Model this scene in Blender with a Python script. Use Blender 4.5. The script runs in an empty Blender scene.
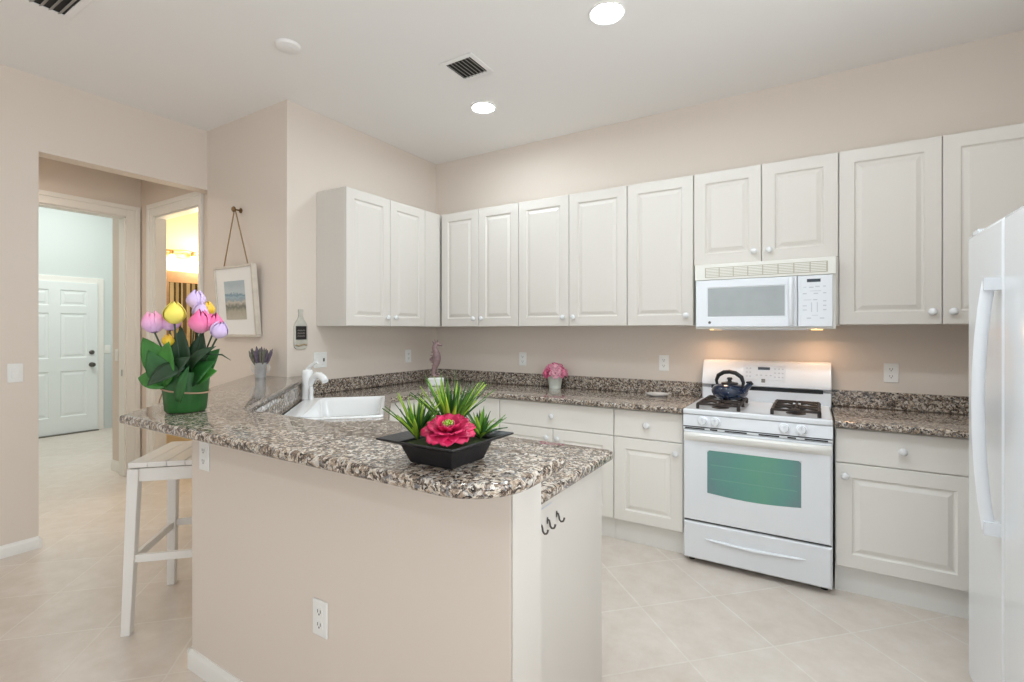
import bpy, bmesh, math, random
from mathutils import Vector, Matrix
S = bpy.context.scene
COL = S.collection
PI = math.pi
R2 = math.sqrt(2)
random.seed(7)

# ------------------------------------------------------------------ camera
W_PX, H_PX, F_PX, V0 = 1024, 682, 492.28, 330.17
cam_d = bpy.data.cameras.new('camera')
cam_d.sensor_width = 36.0
cam_d.lens = 36.0 * F_PX / W_PX
cam_d.shift_y = -(H_PX / 2 - V0) / W_PX
cam_d.clip_start = 0.05
cam = bpy.data.objects.new('camera', cam_d)
COL.objects.link(cam)
cam.location = (3.152, -3.7055, 1.3856)
cam.rotation_euler = (PI / 2, 0, 0.5518)
S.camera = cam

# ------------------------------------------------------------------ world, view, large lights
S.view_settings.view_transform = 'Standard'
S.view_settings.look = 'None'
S.view_settings.gamma = 1.0
S.view_settings.use_curve_mapping = False
S.view_settings.exposure = 0.16
wd = bpy.data.worlds.new('world'); S.world = wd; wd.use_nodes = True
wd.node_tree.nodes['Background'].inputs[0].default_value = (0.86, 0.93, 1.0, 1)
wd.node_tree.nodes['Background'].inputs[1].default_value = 1.0


def area(name, loc, rot, sx, sy, power, color=(1, 1, 1), shape='RECTANGLE', spread=PI, parent=None):
    l = bpy.data.lights.new(name, 'AREA')
    l.shape = shape; l.size = sx
    if shape in ('RECTANGLE', 'ELLIPSE'): l.size_y = sy
    l.energy = power; l.color = color; l.spread = spread
    o = bpy.data.objects.new(name, l); COL.objects.link(o)
    o.location = loc; o.rotation_euler = rot
    if parent: o.parent = parent
    return o


CEIL = 3.0037
# added rear fill and daylight from the right, both tilted up to brighten ceiling
area('fill_rear', (1.9, -7.9, 1.35), (PI / 2 + 1.2, 0, 0), 4.6, 2.4, 16, (0.86, 0.94, 1.0))
area('daylight_side', (4.58, -3.5, 1.5), (PI / 2 + .95, 0, PI / 2), 2.0, 1.9, 68, (0.88, 0.95, 1.0))
# hall and laundry fixtures
area('hall_lamp', (-1.8, -3.0, 2.72), (0, 0, 0), 0.5, 0.9, 13, (1.0, 0.90, 0.78))
area('laundry_lamp', (-4.0, -1.6, 3.4), (0, 0, 0), 1.4, 1.4, 44, (0.95, 1.0, 0.965))


# ------------------------------------------------------------------ helpers
def lin(c):
    return tuple(((v / 255) / 12.92 if v / 255 <= 0.04045 else ((v / 255 + 0.055) / 1.055) ** 2.4) for v in c) + (1,)


def mat(name, rgb, rough=0.5, metal=0.0, noise=0.0, nscale=8.0, bump=0.0, bscale=200.0, spec=0.5, emit=None, estr=0.0, coat=0.0, alpha=1.0, trans=0.0):
    m = bpy.data.materials.new(name); m.use_nodes = True
    nt = m.node_tree; b = nt.nodes['Principled BSDF']
    c = lin(rgb)
    b.inputs['Base Color'].default_value = c
    b.inputs['Roughness'].default_value = rough
    b.inputs['Metallic'].default_value = metal
    b.inputs['Specular IOR Level'].default_value = spec
    b.inputs['Coat Weight'].default_value = coat
    b.inputs['Alpha'].default_value = alpha
    b.inputs['Transmission Weight'].default_value = trans
    tc = nt.nodes.new('ShaderNodeTexCoord')
    if noise:
        n = nt.nodes.new('ShaderNodeTexNoise'); n.inputs['Scale'].default_value = nscale; n.inputs['Detail'].default_value = 4
        r = nt.nodes.new('ShaderNodeValToRGB')
        r.color_ramp.elements[0].position = 0.3; r.color_ramp.elements[1].position = 0.7
        r.color_ramp.elements[0].color = tuple(v * (1 - noise) for v in c[:3]) + (1,)
        r.color_ramp.elements[1].color = tuple(min(1, v * (1 + noise)) for v in c[:3]) + (1,)
        nt.links.new(tc.outputs['Object'], n.inputs['Vector']); nt.links.new(n.outputs['Fac'], r.inputs['Fac'])
        nt.links.new(r.outputs['Color'], b.inputs['Base Color'])
    if bump:
        n2 = nt.nodes.new('ShaderNodeTexNoise'); n2.inputs['Scale'].default_value = bscale; n2.inputs['Detail'].default_value = 3
        bp = nt.nodes.new('ShaderNodeBump'); bp.inputs['Strength'].default_value = bump; bp.inputs['Distance'].default_value = 0.002
        nt.links.new(tc.outputs['Object'], n2.inputs['Vector']); nt.links.new(n2.outputs['Fac'], bp.inputs['Height'])
        nt.links.new(bp.outputs['Normal'], b.inputs['Normal'])
    if emit:
        b.inputs['Emission Color'].default_value = lin(emit); b.inputs['Emission Strength'].default_value = estr
    return m


def ramp(nt, stops, interp='CONSTANT'):
    r = nt.nodes.new('ShaderNodeValToRGB'); cr = r.color_ramp; cr.interpolation = interp
    while len(cr.elements) < len(stops): cr.elements.new(0.5)
    for e, (p, c) in zip(cr.elements, stops): e.position = p; e.color = lin(c)
    return r


def granite():
    m = bpy.data.materials.new('granite'); m.use_nodes = True; nt = m.node_tree; b = nt.nodes['Principled BSDF']
    tc = nt.nodes.new('ShaderNodeTexCoord')
    n = nt.nodes.new('ShaderNodeTexNoise'); n.inputs['Scale'].default_value = 55; n.inputs['Detail'].default_value = 3
    mx = nt.nodes.new('ShaderNodeMixRGB'); mx.blend_type = 'LINEAR_LIGHT'; mx.inputs[0].default_value = 0.016
    nt.links.new(tc.outputs['Object'], n.inputs['Vector'])
    nt.links.new(tc.outputs['Object'], mx.inputs[1]); nt.links.new(n.outputs['Color'], mx.inputs[2])
    v = nt.nodes.new('ShaderNodeTexVoronoi'); v.inputs['Scale'].default_value = 112
    nt.links.new(mx.outputs[0], v.inputs['Vector'])
    s = nt.nodes.new('ShaderNodeSeparateColor'); nt.links.new(v.outputs['Color'], s.inputs[0])
    r = ramp(nt, [(0, (33, 30, 31)), (0.26, (80, 66, 60)), (0.37, (136, 118, 102)), (0.50, (176, 156, 136)), (0.64, (214, 202, 186)), (0.80, (136, 136, 138)), (0.89, (228, 221, 211))])
    nt.links.new(s.outputs[0], r.inputs['Fac'])
    v2 = nt.nodes.new('ShaderNodeTexVoronoi'); v2.inputs['Scale'].default_value = 240
    nt.links.new(mx.outputs[0], v2.inputs['Vector'])
    s2 = nt.nodes.new('ShaderNodeSeparateColor'); nt.links.new(v2.outputs['Color'], s2.inputs[0])
    r2 = ramp(nt, [(0, (30, 28, 30)), (0.34, (120, 102, 88)), (0.7, (205, 190, 172))])
    nt.links.new(s2.outputs[1], r2.inputs['Fac'])
    m2 = nt.nodes.new('ShaderNodeMixRGB'); m2.inputs[0].default_value = 0.38
    nt.links.new(r.outputs[0], m2.inputs[1]); nt.links.new(r2.outputs[0], m2.inputs[2])
    nt.links.new(m2.outputs[0], b.inputs['Base Color'])
    b.inputs['Roughness'].default_value = 0.07
    b.inputs['Specular IOR Level'].default_value = 0.55
    return m


def tile():
    m = bpy.data.materials.new('floor_tile'); m.use_nodes = True; nt = m.node_tree; b = nt.nodes['Principled BSDF']
    tc = nt.nodes.new('ShaderNodeTexCoord'); mp = nt.nodes.new('ShaderNodeMapping')
    mp.inputs['Rotation'].default_value = (0, 0, PI / 4); mp.inputs['Location'].default_value = (-0.09, -0.389, 0)
    nt.links.new(tc.outputs['Object'], mp.inputs['Vector'])
    br = nt.nodes.new('ShaderNodeTexBrick'); br.offset = 0; br.squash = 1
    br.inputs['Scale'].default_value = 1; br.inputs['Brick Width'].default_value = 0.418; br.inputs['Row Height'].default_value = 0.418
    br.inputs['Mortar Size'].default_value = 0.0045; br.inputs['Mortar Smooth'].default_value = 0.3
    br.inputs['Color1'].default_value = lin((222, 211, 201)); br.inputs['Color2'].default_value = lin((227, 217, 208))
    br.inputs['Mortar'].default_value = lin((234, 227, 219))
    nt.links.new(mp.outputs[0], br.inputs['Vector'])
    n = nt.nodes.new('ShaderNodeTexNoise'); n.inputs['Scale'].default_value = 9; n.inputs['Detail'].default_value = 9; n.inputs['Roughness'].default_value = .65
    nt.links.new(tc.outputs['Object'], n.inputs['Vector'])
    r = ramp(nt, [(0.3, (240, 236, 231)), (0.7, (255, 255, 255))], 'LINEAR'); nt.links.new(n.outputs['Fac'], r.inputs['Fac'])
    mu = nt.nodes.new('ShaderNodeMixRGB'); mu.blend_type = 'MULTIPLY'; mu.inputs[0].default_value = 1
    nt.links.new(br.outputs['Color'], mu.inputs[1]); nt.links.new(r.outputs[0], mu.inputs[2])
    nt.links.new(mu.outputs[0], b.inputs['Base Color'])
    b.inputs['Roughness'].default_value = 0.28
    bp = nt.nodes.new('ShaderNodeBump'); bp.inputs['Strength'].default_value = 0.35; bp.inputs['Distance'].default_value = 0.002; bp.invert = True
    nt.links.new(br.outputs['Fac'], bp.inputs['Height']); nt.links.new(bp.outputs[0], b.inputs['Normal'])
    return m


def bands(name, stops, axis=2, scale=1.0, off=0.0, interp='LINEAR', rough=0.6, nz=0.0):
    """colour bands along an object axis"""
    m = bpy.data.materials.new(name); m.use_nodes = True; nt = m.node_tree; b = nt.nodes['Principled BSDF']
    tc = nt.nodes.new('ShaderNodeTexCoord'); sp = nt.nodes.new('ShaderNodeSeparateXYZ')
    nt.links.new(tc.outputs['Object'], sp.inputs[0])
    ma = nt.nodes.new('ShaderNodeMath'); ma.operation = 'MULTIPLY_ADD'
    ma.inputs[1].default_value = scale; ma.inputs[2].default_value = off
    nt.links.new(sp.outputs[axis], ma.inputs[0])
    src = ma.outputs[0]
    if nz:
        n = nt.nodes.new('ShaderNodeTexNoise'); n.inputs['Scale'].default_value = 25; n.inputs['Detail'].default_value = 5
        nt.links.new(tc.outputs['Object'], n.inputs['Vector'])
        m3 = nt.nodes.new('ShaderNodeMath'); m3.operation = 'MULTIPLY_ADD'; m3.inputs[1].default_value = nz
        nt.links.new(n.outputs['Fac'], m3.inputs[0]); nt.links.new(src, m3.inputs[2]); src = m3.outputs[0]
    r = ramp(nt, stops, interp); nt.links.new(src, r.inputs['Fac'])
    nt.links.new(r.outputs[0], b.inputs['Base Color']); b.inputs['Roughness'].default_value = rough
    return m


M = {}
M['wall'] = mat('wall_paint', (226, 214, 202), 0.75, bump=0.06, bscale=260, spec=0.25)
M['wall_cool'] = mat('laundry_paint', (216, 222, 220), 0.7, spec=0.25)
M['wall_bath'] = mat('bath_paint', (240, 220, 180), 0.7, spec=0.25)
M['ceil'] = mat('ceiling_paint', (242, 239, 236), 0.9, bump=0.1, bscale=140, spec=0.15)
M['trim'] = mat('trim_paint', (240, 237, 231), 0.4)
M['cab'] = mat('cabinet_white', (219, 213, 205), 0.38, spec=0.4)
M['cab_lit'] = mat('cabinet_white_lit', (241, 237, 230), 0.38, spec=0.4)  # same cabinet paint; lighter here and darker above to stand in for lighting
M['knob'] = mat('knob_white', (232, 232, 232), 0.18, coat=0.5)
M['granite'] = granite()
M['tile'] = tile()
M['appl'] = mat('appliance_enamel', (238, 241, 245), 0.16, coat=0.4)
M['fridge'] = mat('fridge_enamel', (236, 238, 241), 0.2, bump=0.08, bscale=420, coat=0.3)
M['appl_warm'] = mat('appliance_cream', (238, 236, 228), 0.25)
M['grille'] = mat('vent_grille_beige', (205, 198, 180), 0.5)
M['black'] = mat('black_plastic', (20, 20, 22), 0.35)
M['iron'] = mat('cast_iron', (44, 37, 34), 0.55, noise=0.35, nscale=40)
M['glass_mw'] = mat('microwave_window', (172, 176, 176), 0.12, noise=0.04, nscale=12)
M['lcd'] = mat('display_dark', (64, 72, 80), 0.2)
M['print'] = mat('panel_print', (200, 204, 210), 0.5)
M['steel'] = mat('brushed_metal', (190, 190, 190), 0.28, metal=1.0)
M['pewter'] = mat('dark_pewter', (112, 108, 104), 0.35, metal=1.0)
M['galv'] = mat('galvanised_metal', (206, 208, 210), 0.32, metal=0.6, noise=0.12, nscale=30)
M['porcelain'] = mat('white_porcelain', (244, 244, 243), 0.12, coat=0.5)
M['plate_w'] = mat('switch_plate_white', (240, 239, 235), 0.35)
M['slot'] = mat('slot_dark', (92, 84, 76), 0.6)
M['stool'] = mat('stool_white_paint', (240, 236, 230), 0.35)
M['dark'] = mat('dark_void', (40, 38, 36), 0.8)
M['slat'] = mat('vent_slat', (158, 154, 148), 0.5)


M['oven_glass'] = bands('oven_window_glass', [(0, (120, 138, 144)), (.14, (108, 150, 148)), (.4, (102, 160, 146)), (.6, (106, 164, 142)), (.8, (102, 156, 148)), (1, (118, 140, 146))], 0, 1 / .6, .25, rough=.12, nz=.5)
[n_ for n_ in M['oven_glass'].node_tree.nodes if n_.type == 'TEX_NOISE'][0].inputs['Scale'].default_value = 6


class MB:
    def __init__(s): s.v = []; s.f = []

    def add(s, vs, fs, mx=None):
        o = len(s.v)
        s.v += [tuple(mx @ Vector(p)) if mx else tuple(p) for p in vs]
        s.f += [tuple(i + o for i in f) for f in fs]
        return s

    def box(s, x0, x1, y0, y1, z0, z1, mx=None):
        vs = [(x0, y0, z0), (x1, y0, z0), (x1, y1, z0), (x0, y1, z0), (x0, y0, z1), (x1, y0, z1), (x1, y1, z1), (x0, y1, z1)]
        return s.add(vs, [(3, 2, 1, 0), (4, 5, 6, 7), (0, 1, 5, 4), (1, 2, 6, 5), (2, 3, 7, 6), (3, 0, 4, 7)], mx)

    def frustum(s, a, z0, b, z1, mx=None):
        """a, b = (x0,x1,y0,y1) rectangles at z0 and z1"""
        vs = [(a[0], a[2], z0), (a[1], a[2], z0), (a[1], a[3], z0), (a[0], a[3], z0), (b[0], b[2], z1), (b[1], b[2], z1), (b[1], b[3], z1), (b[0], b[3], z1)]
        return s.add(vs, [(3, 2, 1, 0), (4, 5, 6, 7), (0, 1, 5, 4), (1, 2, 6, 5), (2, 3, 7, 6), (3, 0, 4, 7)], mx)

    def prism(s, poly, z0, z1, mx=None):
        n = len(poly)
        vs = [(p[0], p[1], z0) for p in poly] + [(p[0], p[1], z1) for p in poly]
        fs = [tuple(range(n - 1, -1, -1)), tuple(range(n, 2 * n))] + [(i, (i + 1) % n, (i + 1) % n + n, i + n) for i in range(n)]
        return s.add(vs, fs, mx)

    def lathe(s, prof, n=24, mx=None, mod=None, cap=True):
        vs = []; fs = []; k = len(prof)
        for i in range(n):
            a = 2 * PI * i / n
            for j, (r, z) in enumerate(prof):
                q = r * (mod(a, j) if mod else 1)
                vs.append((q * math.cos(a), q * math.sin(a), z))
        for i in range(n):
            for j in range(k - 1):
                a, b = i * k + j, ((i + 1) % n) * k + j
                fs.append((a, b, b + 1, a + 1))
        if cap and prof[0][0] > 1e-6: fs.append(tuple(i * k for i in range(n))[::-1])
        if cap and prof[-1][0] > 1e-6: fs.append(tuple(i * k + k - 1 for i in range(n)))
        return s.add(vs, fs, mx)

    def tube(s, pts, r, n=10, mx=None, flat=1.0):
        pts = [Vector(p) for p in pts]; k = len(pts)
        rs = r if isinstance(r, (list, tuple)) else [r] * k
        vs = []; fs = []; up = None
        for i, p in enumerate(pts):
            t = (pts[min(i + 1, k - 1)] - pts[max(i - 1, 0)]).normalized()
            if up is None:
                up = Vector((0, 0, 1)) if abs(t.z) < 0.9 else Vector((1, 0, 0))
            u = (up - t * up.dot(t)).normalized(); w = t.cross(u); up = u
            for j in range(n):
                a = 2 * PI * j / n
                vs.append(tuple(p + u * (math.cos(a) * rs[i]) + w * (math.sin(a) * rs[i] * flat)))
        for i in range(k - 1):
            for j in range(n):
                fs.append((i * n + j, i * n + (j + 1) % n, (i + 1) * n + (j + 1) % n, (i + 1) * n + j))
        fs.append(tuple(range(n))[::-1]); fs.append(tuple((k - 1) * n + j for j in range(n)))
        return s.add(vs, fs, mx)

    def grid(s, fn, nu, nv, mx=None):
        vs = [fn(i / nu, j / nv) for i in range(nu + 1) for j in range(nv + 1)]
        fs = [(i * (nv + 1) + j, (i + 1) * (nv + 1) + j, (i + 1) * (nv + 1) + j + 1, i * (nv + 1) + j + 1) for i in range(nu) for j in range(nv)]
        return s.add(vs, fs, mx)

    def slab(s, w, h, t, panels, rings, edge=0.003, mx=None):
        """upright slab facing -Y: X 0..w, Z 0..h, back at y=0, front at y=-t; panels = rects sunk by rings (inset, depth)"""
        xs = sorted({edge, w - edge} | {p[0] for p in panels} | {p[1] for p in panels})
        zs = sorted({edge, h - edge} | {p[2] for p in panels} | {p[3] for p in panels})
        vs = []; fs = []

        def V(x, y, z): vs.append((x, y, z)); return len(vs) - 1

        def quad(a, ya, b, yb):
            A = [V(a[0], ya, a[2]), V(a[1], ya, a[2]), V(a[1], ya, a[3]), V(a[0], ya, a[3])]
            B = [V(b[0], yb, b[2]), V(b[1], yb, b[2]), V(b[1], yb, b[3]), V(b[0], yb, b[3])]
            for i in range(4): fs.append((A[i], A[(i + 1) % 4], B[(i + 1) % 4], B[i]))
            return B
        for i in range(len(xs) - 1):
            for j in range(len(zs) - 1):
                c = (xs[i], xs[i + 1], zs[j], zs[j + 1])
                cx, cz = (c[0] + c[1]) / 2, (c[2] + c[3]) / 2
                if any(p[0] < cx < p[1] and p[2] < cz < p[3] for p in panels): continue
                fs.append((V(c[0], -t, c[2]), V(c[1], -t, c[2]), V(c[1], -t, c[3]), V(c[0], -t, c[3])))
        for p in panels:
            cur, yc = p, -t; B = None
            for ins, d in rings:
                nx = (p[0] + ins, p[1] - ins, p[2] + ins, p[3] - ins)
                B = quad(cur, yc, nx, -t + d); cur, yc = nx, -t + d
            fs.append(tuple(B))
        o = (0, w, 0, h)
        quad(o, 0, o, -t + edge); quad(o, -t + edge, (edge, w - edge, edge, h - edge), -t)
        fs.append((V(0, 0, h), V(w, 0, h), V(w, 0, 0), V(0, 0, 0)))
        return s.add(vs, fs, mx)

    def build(s, name, m, parent=None, bevel=0, seg=2, smooth=False, loc=None, rot=None, thick=0, sub=0, ang=38, merge=True):
        me = bpy.data.meshes.new(name); me.from_pydata(s.v, [], s.f)
        bm = bmesh.new(); bm.from_mesh(me)
        if merge: bmesh.ops.remove_doubles(bm, verts=bm.verts, dist=1e-5)
        bmesh.ops.recalc_face_normals(bm, faces=bm.faces)
        bm.to_mesh(me); bm.free()
        me.materials.append(m)
        if smooth or bevel:
            for p in me.polygons: p.use_smooth = True
            me.set_sharp_from_angle(angle=math.radians(ang if smooth else 25))
        o = bpy.data.objects.new(name, me); COL.objects.link(o)
        if loc is not None: o.location = loc
        if rot is not None: o.rotation_euler = rot
        if parent: o.parent = parent
        if thick:
            md = o.modifiers.new('thick', 'SOLIDIFY'); md.thickness = thick; md.offset = 0
        if bevel:
            md = o.modifiers.new('bevel', 'BEVEL'); md.width = bevel; md.segments = seg; md.limit_method = 'ANGLE'; md.angle_limit = math.radians(40)
        if sub:
            md = o.modifiers.new('sub', 'SUBSURF'); md.levels = sub; md.render_levels = sub
        return o


def thing(name, label, cat, loc=(0, 0, 0), rz=0, group=None):
    o = bpy.data.objects.new(name, None); COL.objects.link(o)
    o.empty_display_size = 0.05
    o.location = loc; o.rotation_euler = (0, 0, rz)
    return tag(o, label, cat, group)


def tag(o, label, cat, group=None):
    o['label'] = label; o['category'] = cat
    if group: o['group'] = group
    return o


def struct(o):
    o['kind'] = 'structure'
    return o


def dup(root, loc, rz, label, group=None):
    r = root.copy(); COL.objects.link(r); r.location = loc; r.rotation_euler = (0, 0, rz)
    r['label'] = label
    if group: r['group'] = group
    for ch in list(root.children):
        c = ch.copy(); COL.objects.link(c); c.parent = r
        for g in list(ch.children):
            d = g.copy(); COL.objects.link(d); d.parent = c
    return r


def T(x, y, z): return Matrix.Translation((x, y, z))
def RX(a): return Matrix.Rotation(a, 4, 'X')
def RY(a): return Matrix.Rotation(a, 4, 'Y')
def RZ(a): return Matrix.Rotation(a, 4, 'Z')


def round_poly(pts, radii, n=8):
    out = []; k = len(pts)
    for i in range(k):
        p = Vector(pts[i]); r = radii.get(i, 0)
        if not r: out.append(tuple(p)); continue
        a = (Vector(pts[i - 1]) - p).normalized(); b = (Vector(pts[(i + 1) % k]) - p).normalized()
        half = math.acos(max(-1, min(1, a.dot(b)))) / 2
        d = r / math.tan(half); c = p + (a + b).normalized() * (r / math.sin(half))
        A, B = p + a * d - c, p + b * d - c
        a0 = math.atan2(A.y, A.x); da = (math.atan2(B.y, B.x) - a0 + PI) % (2 * PI) - PI
        for j in range(n + 1):
            t = a0 + da * j / n; out.append((c.x + r * math.cos(t), c.y + r * math.sin(t)))
    return out


def slab_curve(name, loops, z0, z1, m, bevel=0.01, parent=None):
    """flat slab with rounded edge from 2-D outlines (later outlines are holes)"""
    cu = bpy.data.curves.new(name, 'CURVE'); cu.dimensions = '2D'; cu.fill_mode = 'BOTH'
    for lp in loops:
        sp = cu.splines.new('POLY'); sp.points.add(len(lp) - 1); sp.use_cyclic_u = True
        for p, q in zip(sp.points, lp): p.co = (q[0], q[1], 0, 1)
    cu.extrude = (z1 - z0) / 2 - bevel; cu.bevel_depth = bevel; cu.bevel_resolution = 3; cu.offset = -bevel
    tmp = bpy.data.objects.new(name + '_tmp', cu); COL.objects.link(tmp)
    dg = bpy.context.evaluated_depsgraph_get(); dg.update()
    me = bpy.data.meshes.new_from_object(tmp.evaluated_get(dg))
    bpy.data.objects.remove(tmp); bpy.data.curves.remove(cu)
    bm = bmesh.new(); bm.from_mesh(me); bmesh.ops.remove_doubles(bm, verts=bm.verts, dist=1e-5)
    bmesh.ops.translate(bm, vec=(0, 0, (z0 + z1) / 2), verts=bm.verts); bmesh.ops.recalc_face_normals(bm, faces=bm.faces)
    bm.to_mesh(me); bm.free(); me.name = name
    me.materials.clear(); me.materials.append(m)
    for p in me.polygons: p.use_smooth = True
    me.set_sharp_from_angle(angle=math.radians(50))
    o = bpy.data.objects.new(name, me); COL.objects.link(o)
    if parent: o.parent = parent
    return o


# ------------------------------------------------------------------ room shell
XL, XR, YB, YP, YF = -1.06, 4.62, 0.0, -1.594, -8.1
fl = MB().box(-6, XR + .2, YF - .2, 0.8, -0.1, 0)
struct(fl.build('floor', M['tile']))
struct(MB().box(XL - .13, XR + .15, YF - .1, 0.13, CEIL, CEIL + .1).build('ceiling', M['ceil']))
struct(MB().box(-0.13, XR + .15, 0, 0.13, 0, CEIL).build('wall_back', M['wall']))
struct(MB().box(-0.13, 0, YP, 0, 0, CEIL).build('wall_left', M['wall']))
struct(MB().box(XL, -0.13, YP, YP + .12, 0, CEIL).build('wall_alcove', M['wall']))
OY0, OY1, OZ = -2.616, YP, 2.525
w = MB().box(XL - .13, XL, YF, OY0, 0, CEIL).box(XL - .13, XL, OY0, OY1 + .12, OZ, CEIL)
struct(w.build('wall_dining_left', M['wall']))
struct(MB().box(XR, XR + .15, YF, -4.6, 0, CEIL).box(XR, XR + .15, -2.4, 0, 0, CEIL).box(XR, XR + .15, -4.6, -2.4, 2.5, CEIL).box(XR, XR + .15, -4.6, -2.4, 0, 0.5).build('wall_right', M['wall']))
struct(MB().box(XL, -0.5, YF - .15, YF, 0, CEIL).box(4.3, XR, YF - .15, YF, 0, CEIL).box(-0.5, 4.3, YF - .15, YF, 2.6, CEIL).build('wall_front', M['wall']))
# hall
HX = -2.407; HB = -1.53
BX0, BX1, BZ = -2.115, -1.30, 2.45
struct(MB().box(HX - .12, BX0, HB, HB + .09, 0, 3.0).box(BX1, XL, HB, HB + .09, 0, 3.0).box(BX0, BX1, HB, HB + .09, BZ, 3.0).build('wall_hall_back', M['wall']))
CY0, CY1, CZ = -2.72, -1.651, 2.46
struct(MB().box(HX - .12, HX, -5.0, CY0, 0, 3.0).box(HX - .12, HX, CY1, HB, 0, 3.0).box(HX - .12, HX, CY0, CY1, CZ, 3.0).build('wall_hall_left', M['wall']))
struct(MB().box(HX - .12, XL - .13, -5.1, -5.0, 0, 3.0).build('wall_hall_front', M['wall']))
struct(MB().box(HX - .12, XL - .13, -5.1, HB + .12, 2.95, 3.0).build('ceiling_hall', M['ceil']))
# laundry beyond the cased opening
struct(MB().box(-2.795, HX - .12, -1.62, -1.5, 0, 3.6).build('wall_laundry_right', M['wall']))
struct(MB().box(-5.5, -5.38, -4.0, 0.7, 0, 3.6).build('wall_laundry_far', M['wall_cool']))
struct(MB().box(-5.5, -2.5, 0.6, 0.7, 0, 3.6).box(-2.795, -2.66, -1.5, 0.7, 0, 3.6).build('wall_laundry_back', M['wall_cool']))
struct(MB().box(-5.5, -2.52, -4.1, -4.0, 0, 3.6).box(-2.527, -2.5, -4.0, -1.62, 2.86, 3.6).build('wall_laundry_front', M['wall_cool']))
struct(MB().box(-5.5, HX - .12, -4.1, 0.7, 3.55, 3.65).build('ceiling_laundry', M['ceil']))
# bathroom
struct(MB().box(-2.62, -2.5, HB + .12, 0.72, 0, 2.8).build('wall_bath_left', M['wall_bath']))
struct(MB().box(-2.5, -0.13, 0.6, 0.72, 0, 2.8).build('wall_bath_back', M['wall_bath']))
struct(MB().box(-2.62, -0.13, HB + .12, 0.72, 2.75, 2.85).build('ceiling_bath', M['ceil']))

# bar half wall (straight run plus the 45 degree run)
pony = [(-0.109, YP), (0.969, -2.672), (2.515, -2.672), (2.515, -2.525), (1.077, -2.525), (0.0, -1.448), (0.0, YP)]
struct(MB().prism(pony, 0, 1.0235).build('wall_bar', M['wall'], bevel=0.006))
# white end cap of the half wall
struct(MB().box(2.5152, 2.519, -2.672, -2.526, 0, 1.023).build('trim_1', M['cab']))


def base_prof(m, a, b, h=0.1, t=0.013):
    a = Vector((a[0], a[1], 0)); b = Vector((b[0], b[1], 0)); d = (b - a).normalized(); n = Vector((d.y, -d.x, 0))
    prof = [(0, 0), (t, 0), (t, h * .72), (t * .75, h * .82), (t * .45, h * .9), (t * .35, h), (0, h)]
    k = len(prof)
    vs = [tuple(a + n * p + Vector((0, 0, z))) for p, z in prof] + [tuple(b + n * p + Vector((0, 0, z))) for p, z in prof]
    m.add(vs, [tuple(range(k)), tuple(range(2 * k - 1, k - 1, -1))] + [(i, i + k, (i + 1) % k + k, (i + 1) % k) for i in range(k)])
    return m


b_ = MB(); base_prof(b_, (-0.109, YP), (0.969, -2.672), .08); base_prof(b_, (0.964, -2.672), (2.515, -2.672), .08)
b_.prism([(0.969, -2.672), (0.957, -2.681), (0.964, -2.686), (0.974, -2.685)], 0, 0.08)
struct(b_.build('baseboard_bar', M['trim'], smooth=True))
b_ = MB(); base_prof(b_, (XL, YF), (XL, OY0), .075); base_prof(b_, (XL + .013, OY0), (XL - .13, OY0), .075)
b_.v = [v for v in b_.v]
struct(b_.build('baseboard_left', M['trim'], smooth=True))
b_ = MB(); base_prof(b_, (XL, YP), (-0.109, YP))
struct(b_.build('baseboard_alcove', M['trim'], smooth=True))
b_ = MB(); base_prof(b_, (-2.795, -1.62), (HX - .14, -1.62)); base_prof(b_, (-5.38, 0.6), (-5.38, -0.78)) if False else None
struct(b_.build('baseboard_laundry', M['trim'], smooth=True))


# door casings
def casing_x(name, x, y0, y1, z, cw=0.095, jamb=0.12):
    """casing round an opening in a wall facing +X at x"""
    m = MB(); k = cw * .62
    m.box(x, x + .018, y0 - k, y0, 0, z + k).box(x, x + .018, y1, y1 + k, 0, z + k).box(x, x + .018, y0, y1, z, z + k)
    m.box(x, x + .026, y1 + k, y1 + cw, 0, z + k).box(x, x + .026, y0 - cw, y0 - k, 0, z + k).box(x, x + .026, y0 - cw, y1 + cw, z + k, z + cw)
    m.box(x - jamb, x, y0 - .005, y0 + .014, 0, z).box(x - jamb, x, y1 - .014, y1 + .005, 0, z).box(x - jamb, x, y0, y1, z - .014, z + .005)
    return struct(m.build(name, M['trim'], bevel=0.002, merge=False))


c1 = casing_x('trim_2', HX, CY0, CY1, CZ, 0.105)
MB().box(-0.002, 0.002, -0.012, 0.012, -0.03, 0.03).build('strike_plate', M['steel'], c1, loc=(HX - .05, CY1 - .0155, 0.98), rot=(0, 0, PI / 2))
m = MB(); cw = 0.115
y = HB
k = cw * .65; c2 = cw * .5; k2 = c2 * .5
m.box(BX0 - k, BX0, y - .018, y, 0, BZ + k).box(BX1, BX1 + k2, y - .018, y, 0, BZ + k).box(BX0, BX1, y - .018, y, BZ, BZ + k)
m.box(BX0 - cw, BX0 - k, y - .026, y, 0, BZ + k).box(BX1 + k2, BX1 + c2, y - .026, y, 0, BZ + k).box(BX0 - cw, BX1 + c2, y - .026, y, BZ + k, BZ + cw)
m.box(BX0 - .005, BX0 + .014, y, y + .09, 0, BZ).box(BX1 - .014, BX1 + .005, y, y + .09, 0, BZ).box(BX0, BX1, y, y + .09, BZ - .014, BZ + .005)
struct(m.build('trim_3', M['trim'], bevel=0.002, merge=False))
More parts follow.
